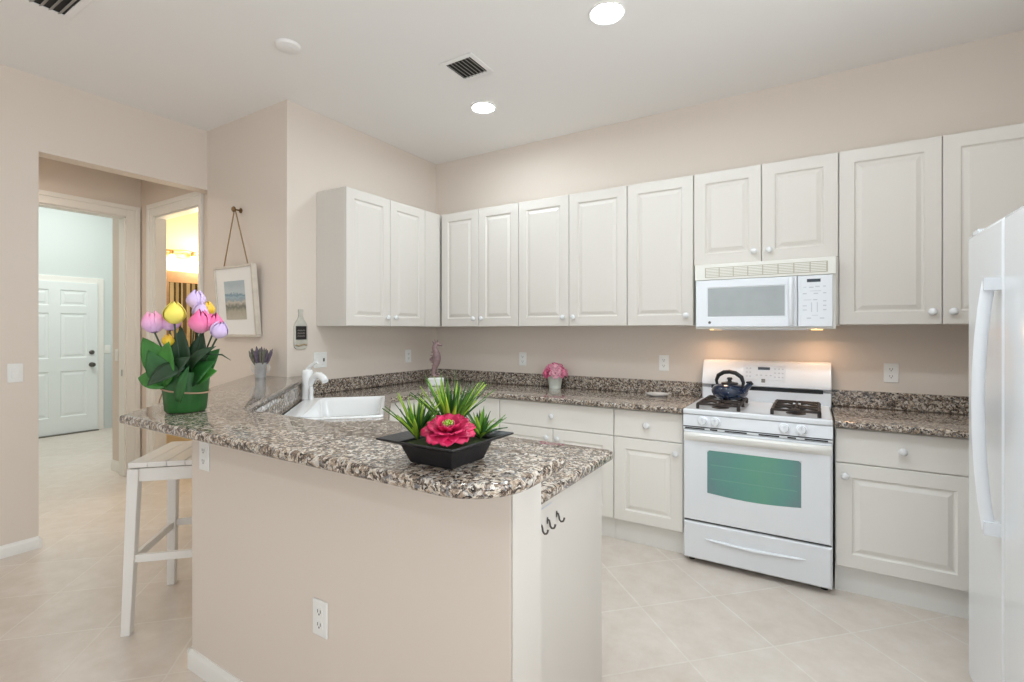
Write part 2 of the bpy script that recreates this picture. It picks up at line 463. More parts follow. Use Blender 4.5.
# six-panel laundry door
DY0, DY1, DZ = -1.81, -0.895, 2.03
dw = DY1 - DY0
pan = []
for (z0, z1) in ((0.22, 0.83), (1.0, 1.6), (1.7, 1.91)):
    pan += [(0.12, dw / 2 - .055, z0, z1), (dw / 2 + .055, dw - .12, z0, z1)]
d = struct(MB().slab(dw, DZ - .012, 0.04, pan, [(0.0, 0.0), (0.012, 0.009), (0.03, 0.009), (0.05, 0.003)]).build('door_1', mat('door_paint', (236, 240, 239), 0.4), loc=(-5.378, DY0, 0.012), rot=(0, 0, PI / 2)))
lv = MB().lathe([(0.0, 0), (0.032, 0), (0.032, .008), (0.012, .012), (0.012, .03), (0.026, .038), (0.03, .052), (0.022, .064), (0, .066)], 18, RX(PI / 2))
lv.build('door_knob', M['pewter'], d, smooth=True, loc=(dw - .07, -.04, 0.9))
MB().lathe([(0.0, 0), (0.03, 0), (0.03, .012), (0.022, .018), (0, .02)], 18, RX(PI / 2)).build('deadbolt', M['pewter'], d, smooth=True, loc=(dw - .07, -.04, 1.07))
m = MB(); x = -5.38; cw = .075
m.box(x, x + .02, DY0 - cw, DY0, 0, DZ + cw).box(x, x + .02, DY1, DY1 + cw, 0, DZ + cw).box(x, x + .02, DY0, DY1, DZ, DZ + cw)
struct(m.build('trim_4', M['trim'], bevel=0.004, merge=False))
struct(MB().box(-5.378, -5.3, DY0, DY1, 0, 0.011).build('trim_5', mat('threshold_metal', (120, 116, 108), 0.4, metal=.6)))


# ------------------------------------------------------------------ cabinets
RINGS = [(0.0, 0.0), (0.007, 0.0085), (0.014, 0.009), (0.036, 0.001)]
KNOB = [(0.0, 0), (0.010, 0), (0.008, .009), (0.010, .013), (0.0175, .018), (0.0195, .025), (0.0165, .031), (0.008, .0355), (0, .036)]


def knob(parent, x, z, y):
    return MB().lathe(KNOB, 18, RX(PI / 2)).build('knob', M['knob'], parent, smooth=True, loc=(x, y, z))


def cab_door(parent, x0, x1, z0, z1, D, kn=None, m=None, st=0.07):
    """door over local x0..x1, z0..z1, front of carcass at y=-D; kn = (fx 'l'/'r', 't'/'b')"""
    w, h = x1 - x0 - .004, z1 - z0 - .004
    s = min(st, w * .19)
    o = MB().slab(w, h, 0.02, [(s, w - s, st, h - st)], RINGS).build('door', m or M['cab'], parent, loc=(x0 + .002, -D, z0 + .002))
    if kn:
        kx = w - .04 if kn[0] == 'r' else .04
        kz = .066 if kn[1] == 'b' else h - .062
        knob(o, kx, kz, -.02)
    return o


def drawer(parent, x0, x1, z0, z1, D, kn=True, m=None):
    w, h = x1 - x0 - .004, z1 - z0 - .004
    o = MB().slab(w, h, 0.02, [], [], edge=.004).build('drawer', m or M['cab_lit'], parent, loc=(x0 + .002, -D, z0 + .002))
    if kn: knob(o, w / 2, h / 2, -.02)
    return o


UB, UT, UD = 1.415, 2.408, 0.305
GU = 'white wall cabinets'


def upper(label, loc, rz, W, doors, z0=UB, z1=UT):
    t = thing('wall_cabinet', label, 'cabinet', (loc[0], loc[1], z0), rz, GU)
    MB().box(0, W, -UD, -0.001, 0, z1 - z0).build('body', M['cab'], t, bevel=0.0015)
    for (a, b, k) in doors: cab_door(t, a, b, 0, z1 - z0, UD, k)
    return t


t = upper('white two-door wall cabinet on the left wall, its plain side panel showing', (0.001, -1.354, 0), PI / 2, 1.352,
          [(0, .427, ('r', 'b')), (.427, .83, ('l', 'b'))])
MB().box(.831, 1.022, -UD - .019, -UD, 0.002, UT - UB - .002).build('filler', M['cab'], t, bevel=.001)
upper('white wall cabinet with two narrow doors, first on back wall from the corner', (.336, 0, 0), 0, 1.131 - .336, [(0, .402, ('r', 'b')), (.402, .795, ('l', 'b'))])
upper('white wall cabinet with two doors above the pink flower pot', (1.132, 0, 0), 0, .891, [(0, .441, ('r', 'b')), (.441, .891, ('l', 'b'))])
upper('white wall cabinet with one door, directly left of the microwave', (2.024, 0, 0), 0, .447, [(0, .447, ('r', 'b'))])
upper('short white two-door wall cabinet right above the microwave', (2.473, 0, 0), 0, .794, [(0, .399, ('r', 'b')), (.399, .794, ('l', 'b'))], 1.806)
MB().box(.778, .7935, -.318, -.002, UB - 1.806, 0).build('filler', M['cab'], bpy.data.objects['wall_cabinet.004'])
t = upper('white tall two-door wall cabinet right of the microwave, partly behind refrigerator', (3.268, 0, 0), 0, 1.35, [(0, .453, ('r', 'b')), (.453, .906, ('l', 'b'))])
MB().box(.908, 1.35, -UD - .019, -UD, 0.002, UT - UB - .002).build('filler', M['cab'], t, bevel=.001)

BT, BZ0, BD = 0.8785, 0.1446, 0.575
GB = 'white base cabinets'


def toe(parent, x0, x1, d=0.5518):
    MB().box(x0, x1, -d, -d + .02, 0.0, BZ0).build('toe_kick', mat('toe_kick_white', (240, 238, 233), .45), parent)


def base(label, loc, rz, W, D=BD):
    t = thing('base_cabinet', label, 'cabinet', (loc[0], loc[1], 0), rz, GB)
    MB().box(0, W, -D, -0.002, BZ0, BT - .001).build('body', M['cab_lit'], t, bevel=0.001)
    return t


DR0, DR1 = 0.690, 0.872
t = base('white base cabinet in the back corner, beside the wide two-door drawer unit', (.001, 0, 0), 0, 1.124)
drawer(t, .62, 1.124, DR0, DR1, BD, False); cab_door(t, .62, 1.124, BZ0, DR0, BD, ('r', 't'), M['cab_lit']); toe(t, .58, 1.124)
t = base('white wide base cabinet with one drawer over two doors, under pink flower pot', (1.127, 0, 0), 0, .895)
drawer(t, 0, .895, DR0, DR1, BD); cab_door(t, 0, .4475, BZ0, DR0, BD, ('r', 't'), M['cab_lit']); cab_door(t, .4475, .895, BZ0, DR0, BD, ('l', 't'), M['cab_lit']); toe(t, 0, .895)
t = base('white narrow base cabinet with drawer and door, directly left of the range', (2.024, 0, 0), 0, .441)
drawer(t, 0, .441, DR0, DR1, BD); cab_door(t, 0, .441, BZ0, DR0, BD, ('r', 't'), M['cab_lit']); toe(t, 0, .441)
t = base('white base cabinet with drawer and door between range and refrigerator', (3.243, 0, 0), 0, XR - 3.245)
drawer(t, 0, .56, DR0, DR1, BD); cab_door(t, 0, .56, BZ0, DR0, BD, ('l', 't'), M['cab_lit']); toe(t, 0, XR - 3.245)
MB().box(.563, XR - 3.245, -BD - .018, -BD, BZ0, DR1).build('filler', M['cab_lit'], t)
# left run (fronts face +X)
t = base('white base cabinet on the left wall between corner and sink', (0.001, -1.215, 0), PI / 2, .61)
drawer(t, 0, .61, DR0, DR1, BD); cab_door(t, 0, .61, BZ0, DR0, BD, ('l', 't'), M['cab_lit']); toe(t, 0, .61)
# diagonal sink base: local X along the sink, local -Y... front faces +N
AX = Vector((1, -1, 0)) / R2; NX = Vector((1, 1, 0)) / R2


def AN(a, n, z=0): return AX * a + NX * n + Vector((0, 0, z))


t = thing('base_cabinet', 'white diagonal base cabinet under the corner sink', 'cabinet', AN(1.80, -.452), PI * .75, GB)
# local frame: +X = -AX, +Y = -NX, so fronts (-Y) face +NX
MB().box(-.43, .43, 0.02, .5, BZ0, .68).box(-.43, .43, 0.02, .04, .68, BT - .002).build('body', M['cab_lit'], t)
drawer(t, -.42, .42, DR0, DR1, -0.02, False)
cab_door(t, -.42, 0, BZ0, DR0, -0.02, ('r', 't'), M['cab_lit']); cab_door(t, 0, .42, BZ0, DR0, -0.02, ('l', 't'), M['cab_lit'])
MB().box(-.44, .44, .07, .085, 0, BZ0).build('toe_kick', M['cab_lit'], t)
# peninsula (fronts face the range, +Y)
t = thing('base_cabinet', 'white peninsula base cabinet with plain end panel behind the half wall', 'cabinet', (2.450, -2.5245, 0), PI, GB)
MB().box(.012, 1.08, -.596, -0.002, BZ0, BT - .001).build('body', M['cab_lit'], t)
MB().box(-.002, .012, -.616, -.001, 0, BT - .001).build('end_panel', M['cab'], t, bevel=.002)
for a, b in ((.014, .54), (.54, 1.08)):
    drawer(t, a, b, DR0, DR1, .596); cab_door(t, a, b, BZ0, DR0, .596, ('r' if a < .1 else 'l', 't'), M['cab_lit'])
toe(t, .012, 1.1, .536)

# ------------------------------------------------------------------ granite
loop = round_poly([(0.002, -0.002), (0.002, -1.42), (1.087, -2.505), (2.482, -2.505), (2.482, -1.842), (1.25, -1.84), (0.641, -1.231), (0.641, -.641), (2.466, -.641), (2.466, -0.002)], {4: .03})
SA0, SA1, SN0, SN1 = 1.275, 2.095, -.985, -.452
hole = [tuple(AN(a, n))[:2] for a, n in ((SA0 + .015, SN0 + .015), (SA1 - .015, SN0 + .015), (SA1 - .015, SN1 - .015), (SA0 + .015, SN1 - .015))]
ct = thing('countertop', 'brown speckled granite countertop running round the corner and sink', 'countertop', (0, 0, 0))
slab_curve('slab', [loop, hole], BT, 0.914, M['granite'], .011, ct)
MB().box(.002, .022, -1.395, -.002, .9142, 1.013).build('backsplash', M['granite'], ct, bevel=.002)
MB().box(.0225, 2.466, -.022, -.002, .9142, 1.013).build('backsplash', M['granite'], ct, bevel=.002)
ct2 = thing('countertop', 'short granite countertop between range and refrigerator', 'countertop', (0, 0, 0))
slab_curve('slab', [[(3.241, -.002), (3.241, -.641), (XR - .002, -.641), (XR - .002, -.002)]], BT, .914, M['granite'], .011, ct2)
MB().box(3.241, XR - .002, -.022, -.002, .9142, 1.013).build('backsplash', M['granite'], ct2, bevel=.002)
# raised bar
bar = thing('breakfast_bar', 'raised granite breakfast bar counter with angled end on the half wall', 'bar counter', (0, 0, 0))
BARZ = 1.058
blp = round_poly([(-.412, YP - .002), (.868, -2.884), (2.606, -2.884), (2.606, -2.54), (1.13, -2.54), (0.002, -1.412), (.002, YP - .002)], {1: .012, 2: .15, 3: .025})
slab_curve('slab', [blp], 1.024, BARZ, M['granite'], .012, bar)
MB().prism([(0.002, -1.447), (1.0765, -2.524), (1.085, -2.506), (0.002, -1.421)], .9145, 1.0235).box(1.078, 2.47, -2.524, -2.506, .9145, 1.0235).build('riser', M['granite'], bar)

# ------------------------------------------------------------------ sink and faucet
sk = thing('kitchen_sink', 'white drop-in kitchen sink set diagonally in the granite corner', 'sink', AN((SA0 + SA1) / 2, (SN0 + SN1) / 2, .914), -PI / 4)
hw, hd = (SA1 - SA0) / 2, (SN1 - SN0) / 2


def rrect(x0, x1, y0, y1, r, n=6): return round_poly([(x0, y0), (x1, y0), (x1, y1), (x0, y1)], {0: r, 1: r, 2: r, 3: r}, n)


def ring_surface(m, loops):
    k = len(loops[0][0])
    vs = []
    for lp, z in loops: vs += [(p[0], p[1], z) for p in lp]
    fs = []
    for i in range(len(loops) - 1):
        for j in range(k):
            fs.append((i * k + j, i * k + (j + 1) % k, (i + 1) * k + (j + 1) % k, (i + 1) * k + j))
    fs.append(tuple((len(loops) - 1) * k + j for j in range(k)))
    m.add(vs, fs)
    return m


bx = (-hw + .03, hw - .03, -hd + .105, hd - .03)
lps = [(rrect(-hw, hw, -hd, hd, .03), .0006), (rrect(-hw + .001, hw - .001, -hd + .001, hd - .001, .03), .006), (rrect(-hw + .006, hw - .006, -hd + .006, hd - .006, .028), .011),
       (rrect(bx[0] - .006, bx[1] + .006, bx[2] - .006, bx[3] + .006, .05), .0112), (rrect(*bx, .045), .007), (rrect(bx[0] + .004, bx[1] - .004, bx[2] + .004, bx[3] - .004, .045), -.01),
       (rrect(bx[0] + .02, bx[1] - .02, bx[2] + .02, bx[3] - .02, .05), -.17), (rrect(bx[0] + .05, bx[1] - .05, bx[2] + .05, bx[3] - .05, .04), -.188)]
ring_surface(MB(), lps).build('basin', M['porcelain'], sk, smooth=True)
MB().lathe([(0, .0), (.03, .0), (.042, .002), (.042, -.004), (0, -.006)], 20).build('drain', M['steel'], sk, smooth=True, loc=(.05, .04, -.186))

fz = .9255
ft = thing('faucet', 'white single-lever kitchen faucet at the rear corner of the sink', 'faucet', AN(1.325, -.960, fz), -.02)
MB().lathe([(0, 0), (.041, 0), (.041, .008), (.037, .014), (.035, .12), (.037, .17), (.037, .182), (.03, .196), (0, .2)], 24).build('body', M['porcelain'], ft, smooth=True)
MB().tube([(.02, 0, .085), (.034, .002, .115), (.058, .006, .147), (.09, .01, .163), (.12, .012, .16), (.155, .014, .14), (.168, .014, .124)], [.018, .02, .022, .023, .024, .024, .021], 14).build('spout', M['porcelain'], ft, smooth=True)
MB().tube([(0, 0, .19), (.012, .0, .206), (.035, .002, .226), (.07, .004, .243), (.1, .006, .247)], [.017, .016, .012, .010, .008], 12).build('lever', M['porcelain'], ft, smooth=True)
MB().lathe([(0, 0), (.015, 0), (.014, .05), (.017, .06), (.012, .085), (0, .088)], 16).build('side_spray', M['porcelain'], ft, smooth=True, loc=(.055, -.012, 0))

# ------------------------------------------------------------------ range
rg = thing('gas_range', 'white freestanding gas range with green-tinted oven window', 'range', (2.855, 0, 0))
hw = .377
MB().box(-hw, hw, -.615, -.012, .036, .885).build('body', M['appl'], rg, bevel=.004)
for sx in (-.34, .34):
    for sy in (-.58, -.08): MB().lathe([(0, 0), (.018, 0), (.018, .012), (.01, .018), (.01, .052), (0, .052)], 12).build('foot', M['black'], rg, smooth=True, loc=(sx, sy, 0))
# oven door
dr = MB()
WX0, WX1, WZ0, WZ1 = -.24, .235, .422, .685
dr.slab(2 * hw - .008, .795 - .262, .042, [(WX0 + hw - .004, WX1 + hw - .004, WZ0 - .262, WZ1 - .262)], [(0, 0), (.004, .004), (.006, .006)], edge=.008)
od = dr.build('oven_door', M['appl'], rg, smooth=True, ang=30, loc=(-hw + .004, -.616, .262))
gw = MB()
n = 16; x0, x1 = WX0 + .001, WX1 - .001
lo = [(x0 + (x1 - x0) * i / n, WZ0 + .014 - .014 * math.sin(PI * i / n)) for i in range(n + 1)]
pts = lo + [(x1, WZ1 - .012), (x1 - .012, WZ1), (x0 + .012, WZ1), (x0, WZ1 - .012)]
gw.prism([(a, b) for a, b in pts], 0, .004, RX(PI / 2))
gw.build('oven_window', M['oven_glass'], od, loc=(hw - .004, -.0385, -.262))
for rz_ in (.52, .60):
    MB().box(WX0 + .02, WX1 - .02, -.0045, -.0038, rz_, rz_ + .0035).build('oven_rack', mat('rack_tint', (112, 166, 150), .4), od, loc=(hw - .004, -.0385, -.262))
# white surround under the curved lower edge
sur = lo[::-1] + [(x0, WZ0 - .004), (x1, WZ0 - .004)]
MB().prism(sur, 0, .006, RX(PI / 2)).build('window_surround', M['appl'], od, loc=(hw - .004, -.0365, -.262))
# handle: broad flat bar across the door top
hb = MB()
hp = [(-.045, .732), (-.062, .742), (-.070, .756), (-.070, .772), (-.060, .783), (-.045, .783)]
vs = []; n = 20; fs = []
for i in range(n + 1):
    fx = i / n; bow = 1 - .35 * (abs(2 * fx - 1) ** 6)
    for (py, pz) in hp: vs.append((-hw + .006 + (2 * hw - .012) * fx, -.616 + py * bow if py < -.05 else -.616 + py, pz))
k = len(hp)
for i in range(n):
    for j in range(k - 1): fs.append((i * k + j, i * k + j + 1, (i + 1) * k + j + 1, (i + 1) * k + j))
fs += [tuple(range(k)), tuple(n * k + j for j in range(k))[::-1]]
hb.add(vs, fs)
hb.build('oven_handle', mat('handle_white', (242, 241, 236), .25), rg, smooth=True)
# vent strip with dark slots above the door
MB().box(-hw, hw, -.655, -.6, .7985, .812).build('vent_strip', M['appl'], rg, bevel=.002)
MB().box(-hw + .002, hw - .002, -.656, -.61, .813, .8165).build('seam', M['black'], rg)
for (a, b) in ((-.365, -.255), (-.225, -.185), (-.145, -.03), (.03, .13), (.17, .21), (.25, .355)):
    MB().box(a, b, -.6575, -.64, .8015, .8085).build('vent_slot', M['dark'], rg)
dr2 = MB().slab(2 * hw - .008, .216, .04, [], [], edge=.008).build('storage_drawer', M['appl'], rg, smooth=True, ang=30, loc=(-hw + .004, -.616, .034))
MB().tube([(.12, -.04, .128), (.16, -.043, .126), (.375, -.046, .118), (.59, -.043, .126), (.63, -.04, .128)], [.002, .008, .010, .008, .002], 10).build('drawer_pull', M['appl'], dr2, smooth=True)
MB().box(-hw + .006, hw - .006, -.63, -.6, .248, .264).build('drawer_gap', M['dark'], rg)
# control panel, slightly sloped, with four knobs
cp = MB(); cp.prism([(-.655, .8165), (-.60, .8165), (-.60, .884), (-.648, .884)], -hw, hw, Matrix(((0, 0, 1, 0), (1, 0, 0, 0), (0, 1, 0, 0), (0, 0, 0, 1))))
cp.build('control_panel', M['appl'], rg, bevel=.002)
for kx in (-.265, -.195, .155, .235):
    kb = MB().lathe([(0, 0), (.03, 0), (.03, .004), (.023, .008), (.021, .026), (.018, .029), (0, .029)], 20, RX(PI / 2 - .1))
    kb.box(-.005, .005, -.034, -.02, -.02, .02)
    o = kb.build('burner_knob', M['appl'], rg, smooth=True, loc=(kx, -.652, .852))
    MB().box(-.0012, .0012, -.0355, -.034, .004, .018).build('pointer', M['print'], o)
# cooktop
MB().box(-hw - .001, hw + .001, -.655, -.05, .8855, .917).build('cooktop', M['appl'], rg, bevel=.009, seg=3)
for gx in (-.19, .205):
    g = MB()
    x0, x1, y0, y1, zt = gx - .112, gx + .112, -.61, -.215, .946
    for a in (x0, x1): g.tube([(a, y0, zt), (a, y1, zt)], .0075, 6)
    for b in (y0, (y0 + y1) / 2, y1): g.tube([(x0, b, zt), (x1, b, zt)], .0075, 6)
    for b in ((y0 * 3 + y1) / 4, (y0 + y1 * 3) / 4):
        for a in (x0, x1): g.tube([(a, b, zt - .005), (gx + (a - gx) * .45, b, zt + .006), (gx + (a - gx) * .18, b, zt + .001)], .0075, 6)
        for e in (-1, 1): g.tube([(gx, b + e * .106, zt - .005), (gx, b + e * .05, zt + .006), (gx, b + e * .02, zt + .001)], .0075, 6)
    for a in (x0, x1):
        for b in (y0, (y0 + y1) / 2, y1): g.tube([(a, b, zt), (a, b, .917)], .0095, 6)
    g.build('grate', M['iron'], rg, smooth=True)
    for b in ((y0 * 3 + y1) / 4, (y0 + y1 * 3) / 4):
        MB().lathe([(0, 0), (.05, 0), (.05, .004), (.034, .008), (.034, .018), (.028, .024), (0, .025)], 20).build('burner', M['iron'], rg, smooth=True, loc=(gx, b, .9165))
# backguard
bgp = [(-.012, .9), (-.105, .9), (-.105, .995), (-.072, .998), (-.072, 1.02), (-.125, 1.028), (-.125, 1.05), (-.108, 1.09), (-.088, 1.15), (-.068, 1.182), (-.045, 1.192), (-.012, 1.192)]
MXZ = Matrix(((0, 0, 1, 0), (1, 0, 0, 0), (0, 1, 0, 0), (0, 0, 0, 1)))
bgp = [(a, b - (.01 if b > 1.0 else 0)) for a, b in bgp]
bg = MB().prism(bgp, -hw + .009, hw + .006, MXZ).build('backguard', M['appl'], rg, bevel=.004)
MB().box(-.31, .34, -.1075, -.07, .989, 1.008).build('backguard_vent', M['black'], rg)
til = math.atan2(.02, .06)
pm = T(.012, -.1015, 1.106) @ RX(-til)
MB().box(-.125, .125, -.002, .004, -.048, .052, pm).build('keypad', mat('keypad_white', (230, 233, 238), .3), bg)
MB().box(-.035, .035, -.004, .003, .02, .038, pm).build('display', M['lcd'], bg)
q = MB()
for i in range(3):
    for sx in (-.1, -.08, .065, .088, .108): q.box(sx - .005, sx + .005, -.0035, 0, -.03 + i * .027, -.022 + i * .027, pm)
for sx in (-.04, -.015, .015, .04): q.box(sx - .006, sx + .006, -.0035, 0, -.02, -.013, pm)
q.build('keypad_print', M['print'], bg)
pm2 = T(.012, -.1185, 1.056) @ RX(-til)
eb = MB().box(-.011, .011, -.002, .003, -.012, .012, pm2).build('emblem', M['pewter'], bg, loc=(-.002, 0, 0))

# ------------------------------------------------------------------ kettle on the left grate
kt = thing('tea_kettle', 'dark blue speckled tea kettle on the rear left burner grate', 'kettle', (2.69, -.315, .9545), -.5)
kt.scale = (1.12, 1.12, 1.12)
kc = mat('blue_enamel', (20, 38, 66), .15, coat=.6)
nt = kc.node_tree; v = nt.nodes.new('ShaderNodeTexVoronoi'); v.inputs['Scale'].default_value = 34
tcn = nt.nodes.new('ShaderNodeTexCoord'); nt.links.new(tcn.outputs['Object'], v.inputs['Vector'])
rr = ramp(nt, [(0, (205, 215, 230)), (.12, (30, 54, 88)), (.22, (18, 36, 62))], 'LINEAR'); nt.links.new(v.outputs['Distance'], rr.inputs['Fac'])
nt.links.new(rr.outputs[0], nt.nodes['Principled BSDF'].inputs['Base Color'])
kb_ = MB().lathe([(0, 0), (.07, 0), (.086, .012), (.096, .032), (.096, .046), (.085, .066), (.06, .078), (.048, .081), (.0, .082)], 28).build('body', kc, kt, smooth=True)
MB().tube([(.07, 0, .035), (.1, 0, .058), (.118, 0, .082), (.13, 0, .094)], [.022, .017, .013, .011], 12).build('spout', kc, kt, smooth=True)
MB().tube([(.106, 0, .098), (.13, 0, .1), (.142, 0, .09)], [.006, .008, .006], 8).build('spout_cap', M['black'], kt, smooth=True)
MB().lathe([(0, .081), (.046, .082), (.044, .088), (.012, .094), (.009, .102), (.016, .108), (.012, .117), (0, .119)], 20).build('lid', M['black'], kt, smooth=True)
MB().tube([(-.082, 0, .066), (-.088, 0, .094), (-.074, 0, .124), (-.038, 0, .144), (0, 0, .149), (.038, 0, .144), (.074, 0, .124), (.086, 0, .094), (.08, 0, .068)], [.007, .009, .012, .012, .012, .012, .012, .009, .007], 10).build('handle', M['black'], kt, smooth=True)

# ------------------------------------------------------------------ microwave
mw = thing('microwave', 'white over-the-range microwave with beige vent grille', 'microwave', (2.492, 0, 1.392))
MWW, MWD, MWH = .762, .385, .413
MB().box(0, MWW, -MWD + .03, -.002, 0, MWH - .001).build('body', M['appl_warm'], mw, bevel=.003)
MB().box(0, MWW, -MWD, -MWD + .029, .312, MWH - .002).build('top_panel', M['appl_warm'], mw, bevel=.004)
vg = MB()
for i in range(8):
    for j in range(6):
        vg.box(.068 + i * .0815, .144 + i * .0815, -MWD - .002, -MWD + .004, .331 + j * .0095, .337 + j * .0095)
vg.build('vent_grille', M['appl_warm'], mw)
MB().box(.062, .722, -MWD - .0008, -MWD + .003, .326, .389).build('grille_backing', mat('grille_shadow', (184, 177, 158), .6), mw)
mdw = MB().slab(.566, .298, .03, [(.068, .508, .062, .252)], [(0, 0), (.004, .004), (.008, .004)], edge=.006).build('door', M['appl'], mw, smooth=True, ang=30, loc=(.005, -MWD + .03, .012))
MB().box(.074, .502, -.0275, -.0255, .068, .246).build('door_window', M['glass_mw'], mdw)
MB().tube([(.535, -.03, .012), (.535, -.044, .03), (.535, -.048, .15), (.535, -.044, .268), (.535, -.03, .286)], .013, 10, flat=1.0).build('door_handle', M['appl'], mdw, smooth=True)
MB().lathe([(0, 0), (.0085, 0), (.0085, .002), (0, .0022)], 20, RX(PI / 2)).build('emblem', M['pewter'], mdw, loc=(.085, -.03, .03))
cpn = MB().slab(.172, .298, .03, [], [], edge=.005).build('control_panel', M['appl'], mw, smooth=True, ang=30, loc=(.575, -MWD + .03, .012))
MB().box(.045, .112, -.0315, -.029, .259, .277).build('display', M['lcd'], cpn)
q = MB()
for (a, b, z, h) in ((.028, .042, .228, .004), (.055, .078, .226, .006), (.086, .108, .23, .006), (.124, .138, .23, .006), (.06, .115, .206, .003), (.024, .044, .19, .006), (.078, .1, .19, .006), (.124, .14, .192, .006),
                     (.028, .068, .155, .003), (.076, .096, .154, .006), (.124, .14, .146, .006), (.124, .14, .12, .006), (.124, .14, .096, .006), (.024, .044, .12, .005), (.024, .044, .096, .005), (.07, .1, .066, .003), (.044, .066, .048, .006), (.108, .13, .048, .006)):
    q.box(a, b, -.0308, -.028, z, z + h)
for (a, z) in ((.066, .086), (.094, .086)): q.box(a, a + .004, -.0308, -.028, z, z + .056)
q.build('button_print', M['print'], cpn)
wl = mat('lamp_lens', (255, 224, 160), .4, emit=(255, 205, 130), estr=2.2)
for lx in (.06, .64):
    MB().box(lx, lx + .06, -.2, -.1, -.006, -.0005).build('cooktop_lamp', wl, mw)
    area('cooktop_light', (lx + .03, -.15, -.012), (-.35, 0, 0), .06, .08, .8, (1, .62, .38), parent=mw)
MB().box(.1, .62, -.3, -.06, -.005, -.0005).build('filter', M['steel'], mw)

# ------------------------------------------------------------------ refrigerator (doors face -X)
fr = thing('refrigerator', 'white side-by-side refrigerator at the right edge with long bowed handle', 'refrigerator', (3.66, -1.138, 0))
MB().box(.072, .86, -.92, -.004, .03, 1.748).build('body', M['fridge'], fr, bevel=.006)
fd = []
for (a, b) in ((-.418, 0), (-.922, -.424)):
    d_ = MB().box(0, .066, a, b, .045, 1.748).build('door', M['fridge'], fr, bevel=.012, seg=3)
    fd.append(d_)


def fr_handle(parent, y):
    h = MB()
    pts = []
    zs = [.735, .76, .82, .92, 1.04, 1.14, 1.24, 1.36, 1.46, 1.52, 1.545]
    z0, z1 = zs[0], zs[-1]
    for z in zs:
        u = (z - z0) / (z1 - z0); bow = 1 - abs(2 * u - 1) ** 2.2
        pts.append((-.026 - .026 * bow, y, z))
    rs = [.017] * len(pts)
    h.tube(pts, rs, 12, flat=.62)
    h.box(-.042, .002, y - .019, y + .019, .722, .765).box(-.042, .002, y - .019, y + .019, 1.515, 1.556)
    return h.build('handle', M['appl'], parent, smooth=True)


fr_handle(fd[0], -.388)
MB().box(.01, .06, -.02, -.09, 1.749, 1.764).build('hinge_cap', M['appl'], fr, bevel=.003)
MB().box(.02, .1, -.9, -.02, .012, .04).build('base_grille', M['slat'], fr)
for sy in (-.05, -.87): MB().lathe([(0, 0), (.016, 0), (.016, .02), (0, .02)], 12).build('leveling_foot', M['black'], fr, loc=(.05, sy, 0), smooth=True)

# ------------------------------------------------------------------ recessed lights, vents, ceiling disc
emi = mat('lamp_glow', (255, 250, 240), .5, emit=(233, 247, 255), estr=140)


def downlight(label, x, y):
    t = thing('recessed_light', label, 'ceiling light', (x, y, CEIL), 0, 'recessed ceiling lights')
    MB().lathe([(.075, -.001), (.092, -.001), (.094, -.006), (.086, -.011), (.074, -.006), (.075, -.001)], 32, cap=False).build('trim_ring', M['trim'], t, smooth=True)
    MB().lathe([(0, -.004), (.076, -.004), (.076, -.0005), (0, -.0005)], 32).build('lens', emi, t)
    return t


downlight('round recessed ceiling light, nearest of the two, above the range', 2.251, -1.32)
downlight('small round recessed ceiling light beside the square air vent', 1.105, -.775)
for x_, y_ in ((3.4, -2.1), (2.6, -2.1), (1.75, -2.35), (3.3, -5.6), (.4, -5.6)):  # unseen downlights added to brighten the floor and bar
    downlight('added recessed ceiling light for fill, out of view', x_, y_)


def vent(label, x, y, rz, w, nsl):
    t = thing('ceiling_vent', label, 'air vent', (x, y, CEIL), rz, 'ceiling air vents')
    a = w / 2; b = a - .03
    MB().box(-a, a, -a, -b, -.008, 0).box(-a, a, b, a, -.008, 0).box(-a, -b, -b, b, -.008, 0).box(b, a, -b, b, -.008, 0).build('frame', M['ceil'], t, bevel=.003)
    MB().box(-b, b, -b, b, -.0015, 0).build('duct', M['dark'], t)
    for i in range(nsl):
        c = -b + 2 * b * (i + .5) / nsl
        MB().box(-b, b, -.009, .009, -.001, .001, T(0, c, -.006) @ RX(.6)).build('slat', M['slat'], t)
    return t


vent('small square slatted air vent in the ceiling beside recessed light', 1.325, -1.27, PI / 2, .245, 7)
vent('larger slatted air vent in the ceiling at upper left corner', .0, -2.885, 0, .31, 7)
sd = thing('smoke_detector', 'flat round white disc on the ceiling above the bar', 'smoke detector', (.605, -1.993, CEIL))
MB().lathe([(0, -.022), (.05, -.022), (.064, -.016), (.068, -.001), (0, -.001)], 32).build('cover', M['ceil'], sd, smooth=True)
MB().lathe([(.028, -.0235), (.033, -.0235), (.033, -.02), (.028, -.02)], 24, cap=False).build('sensor_ring', M['ceil'], sd, smooth=True)


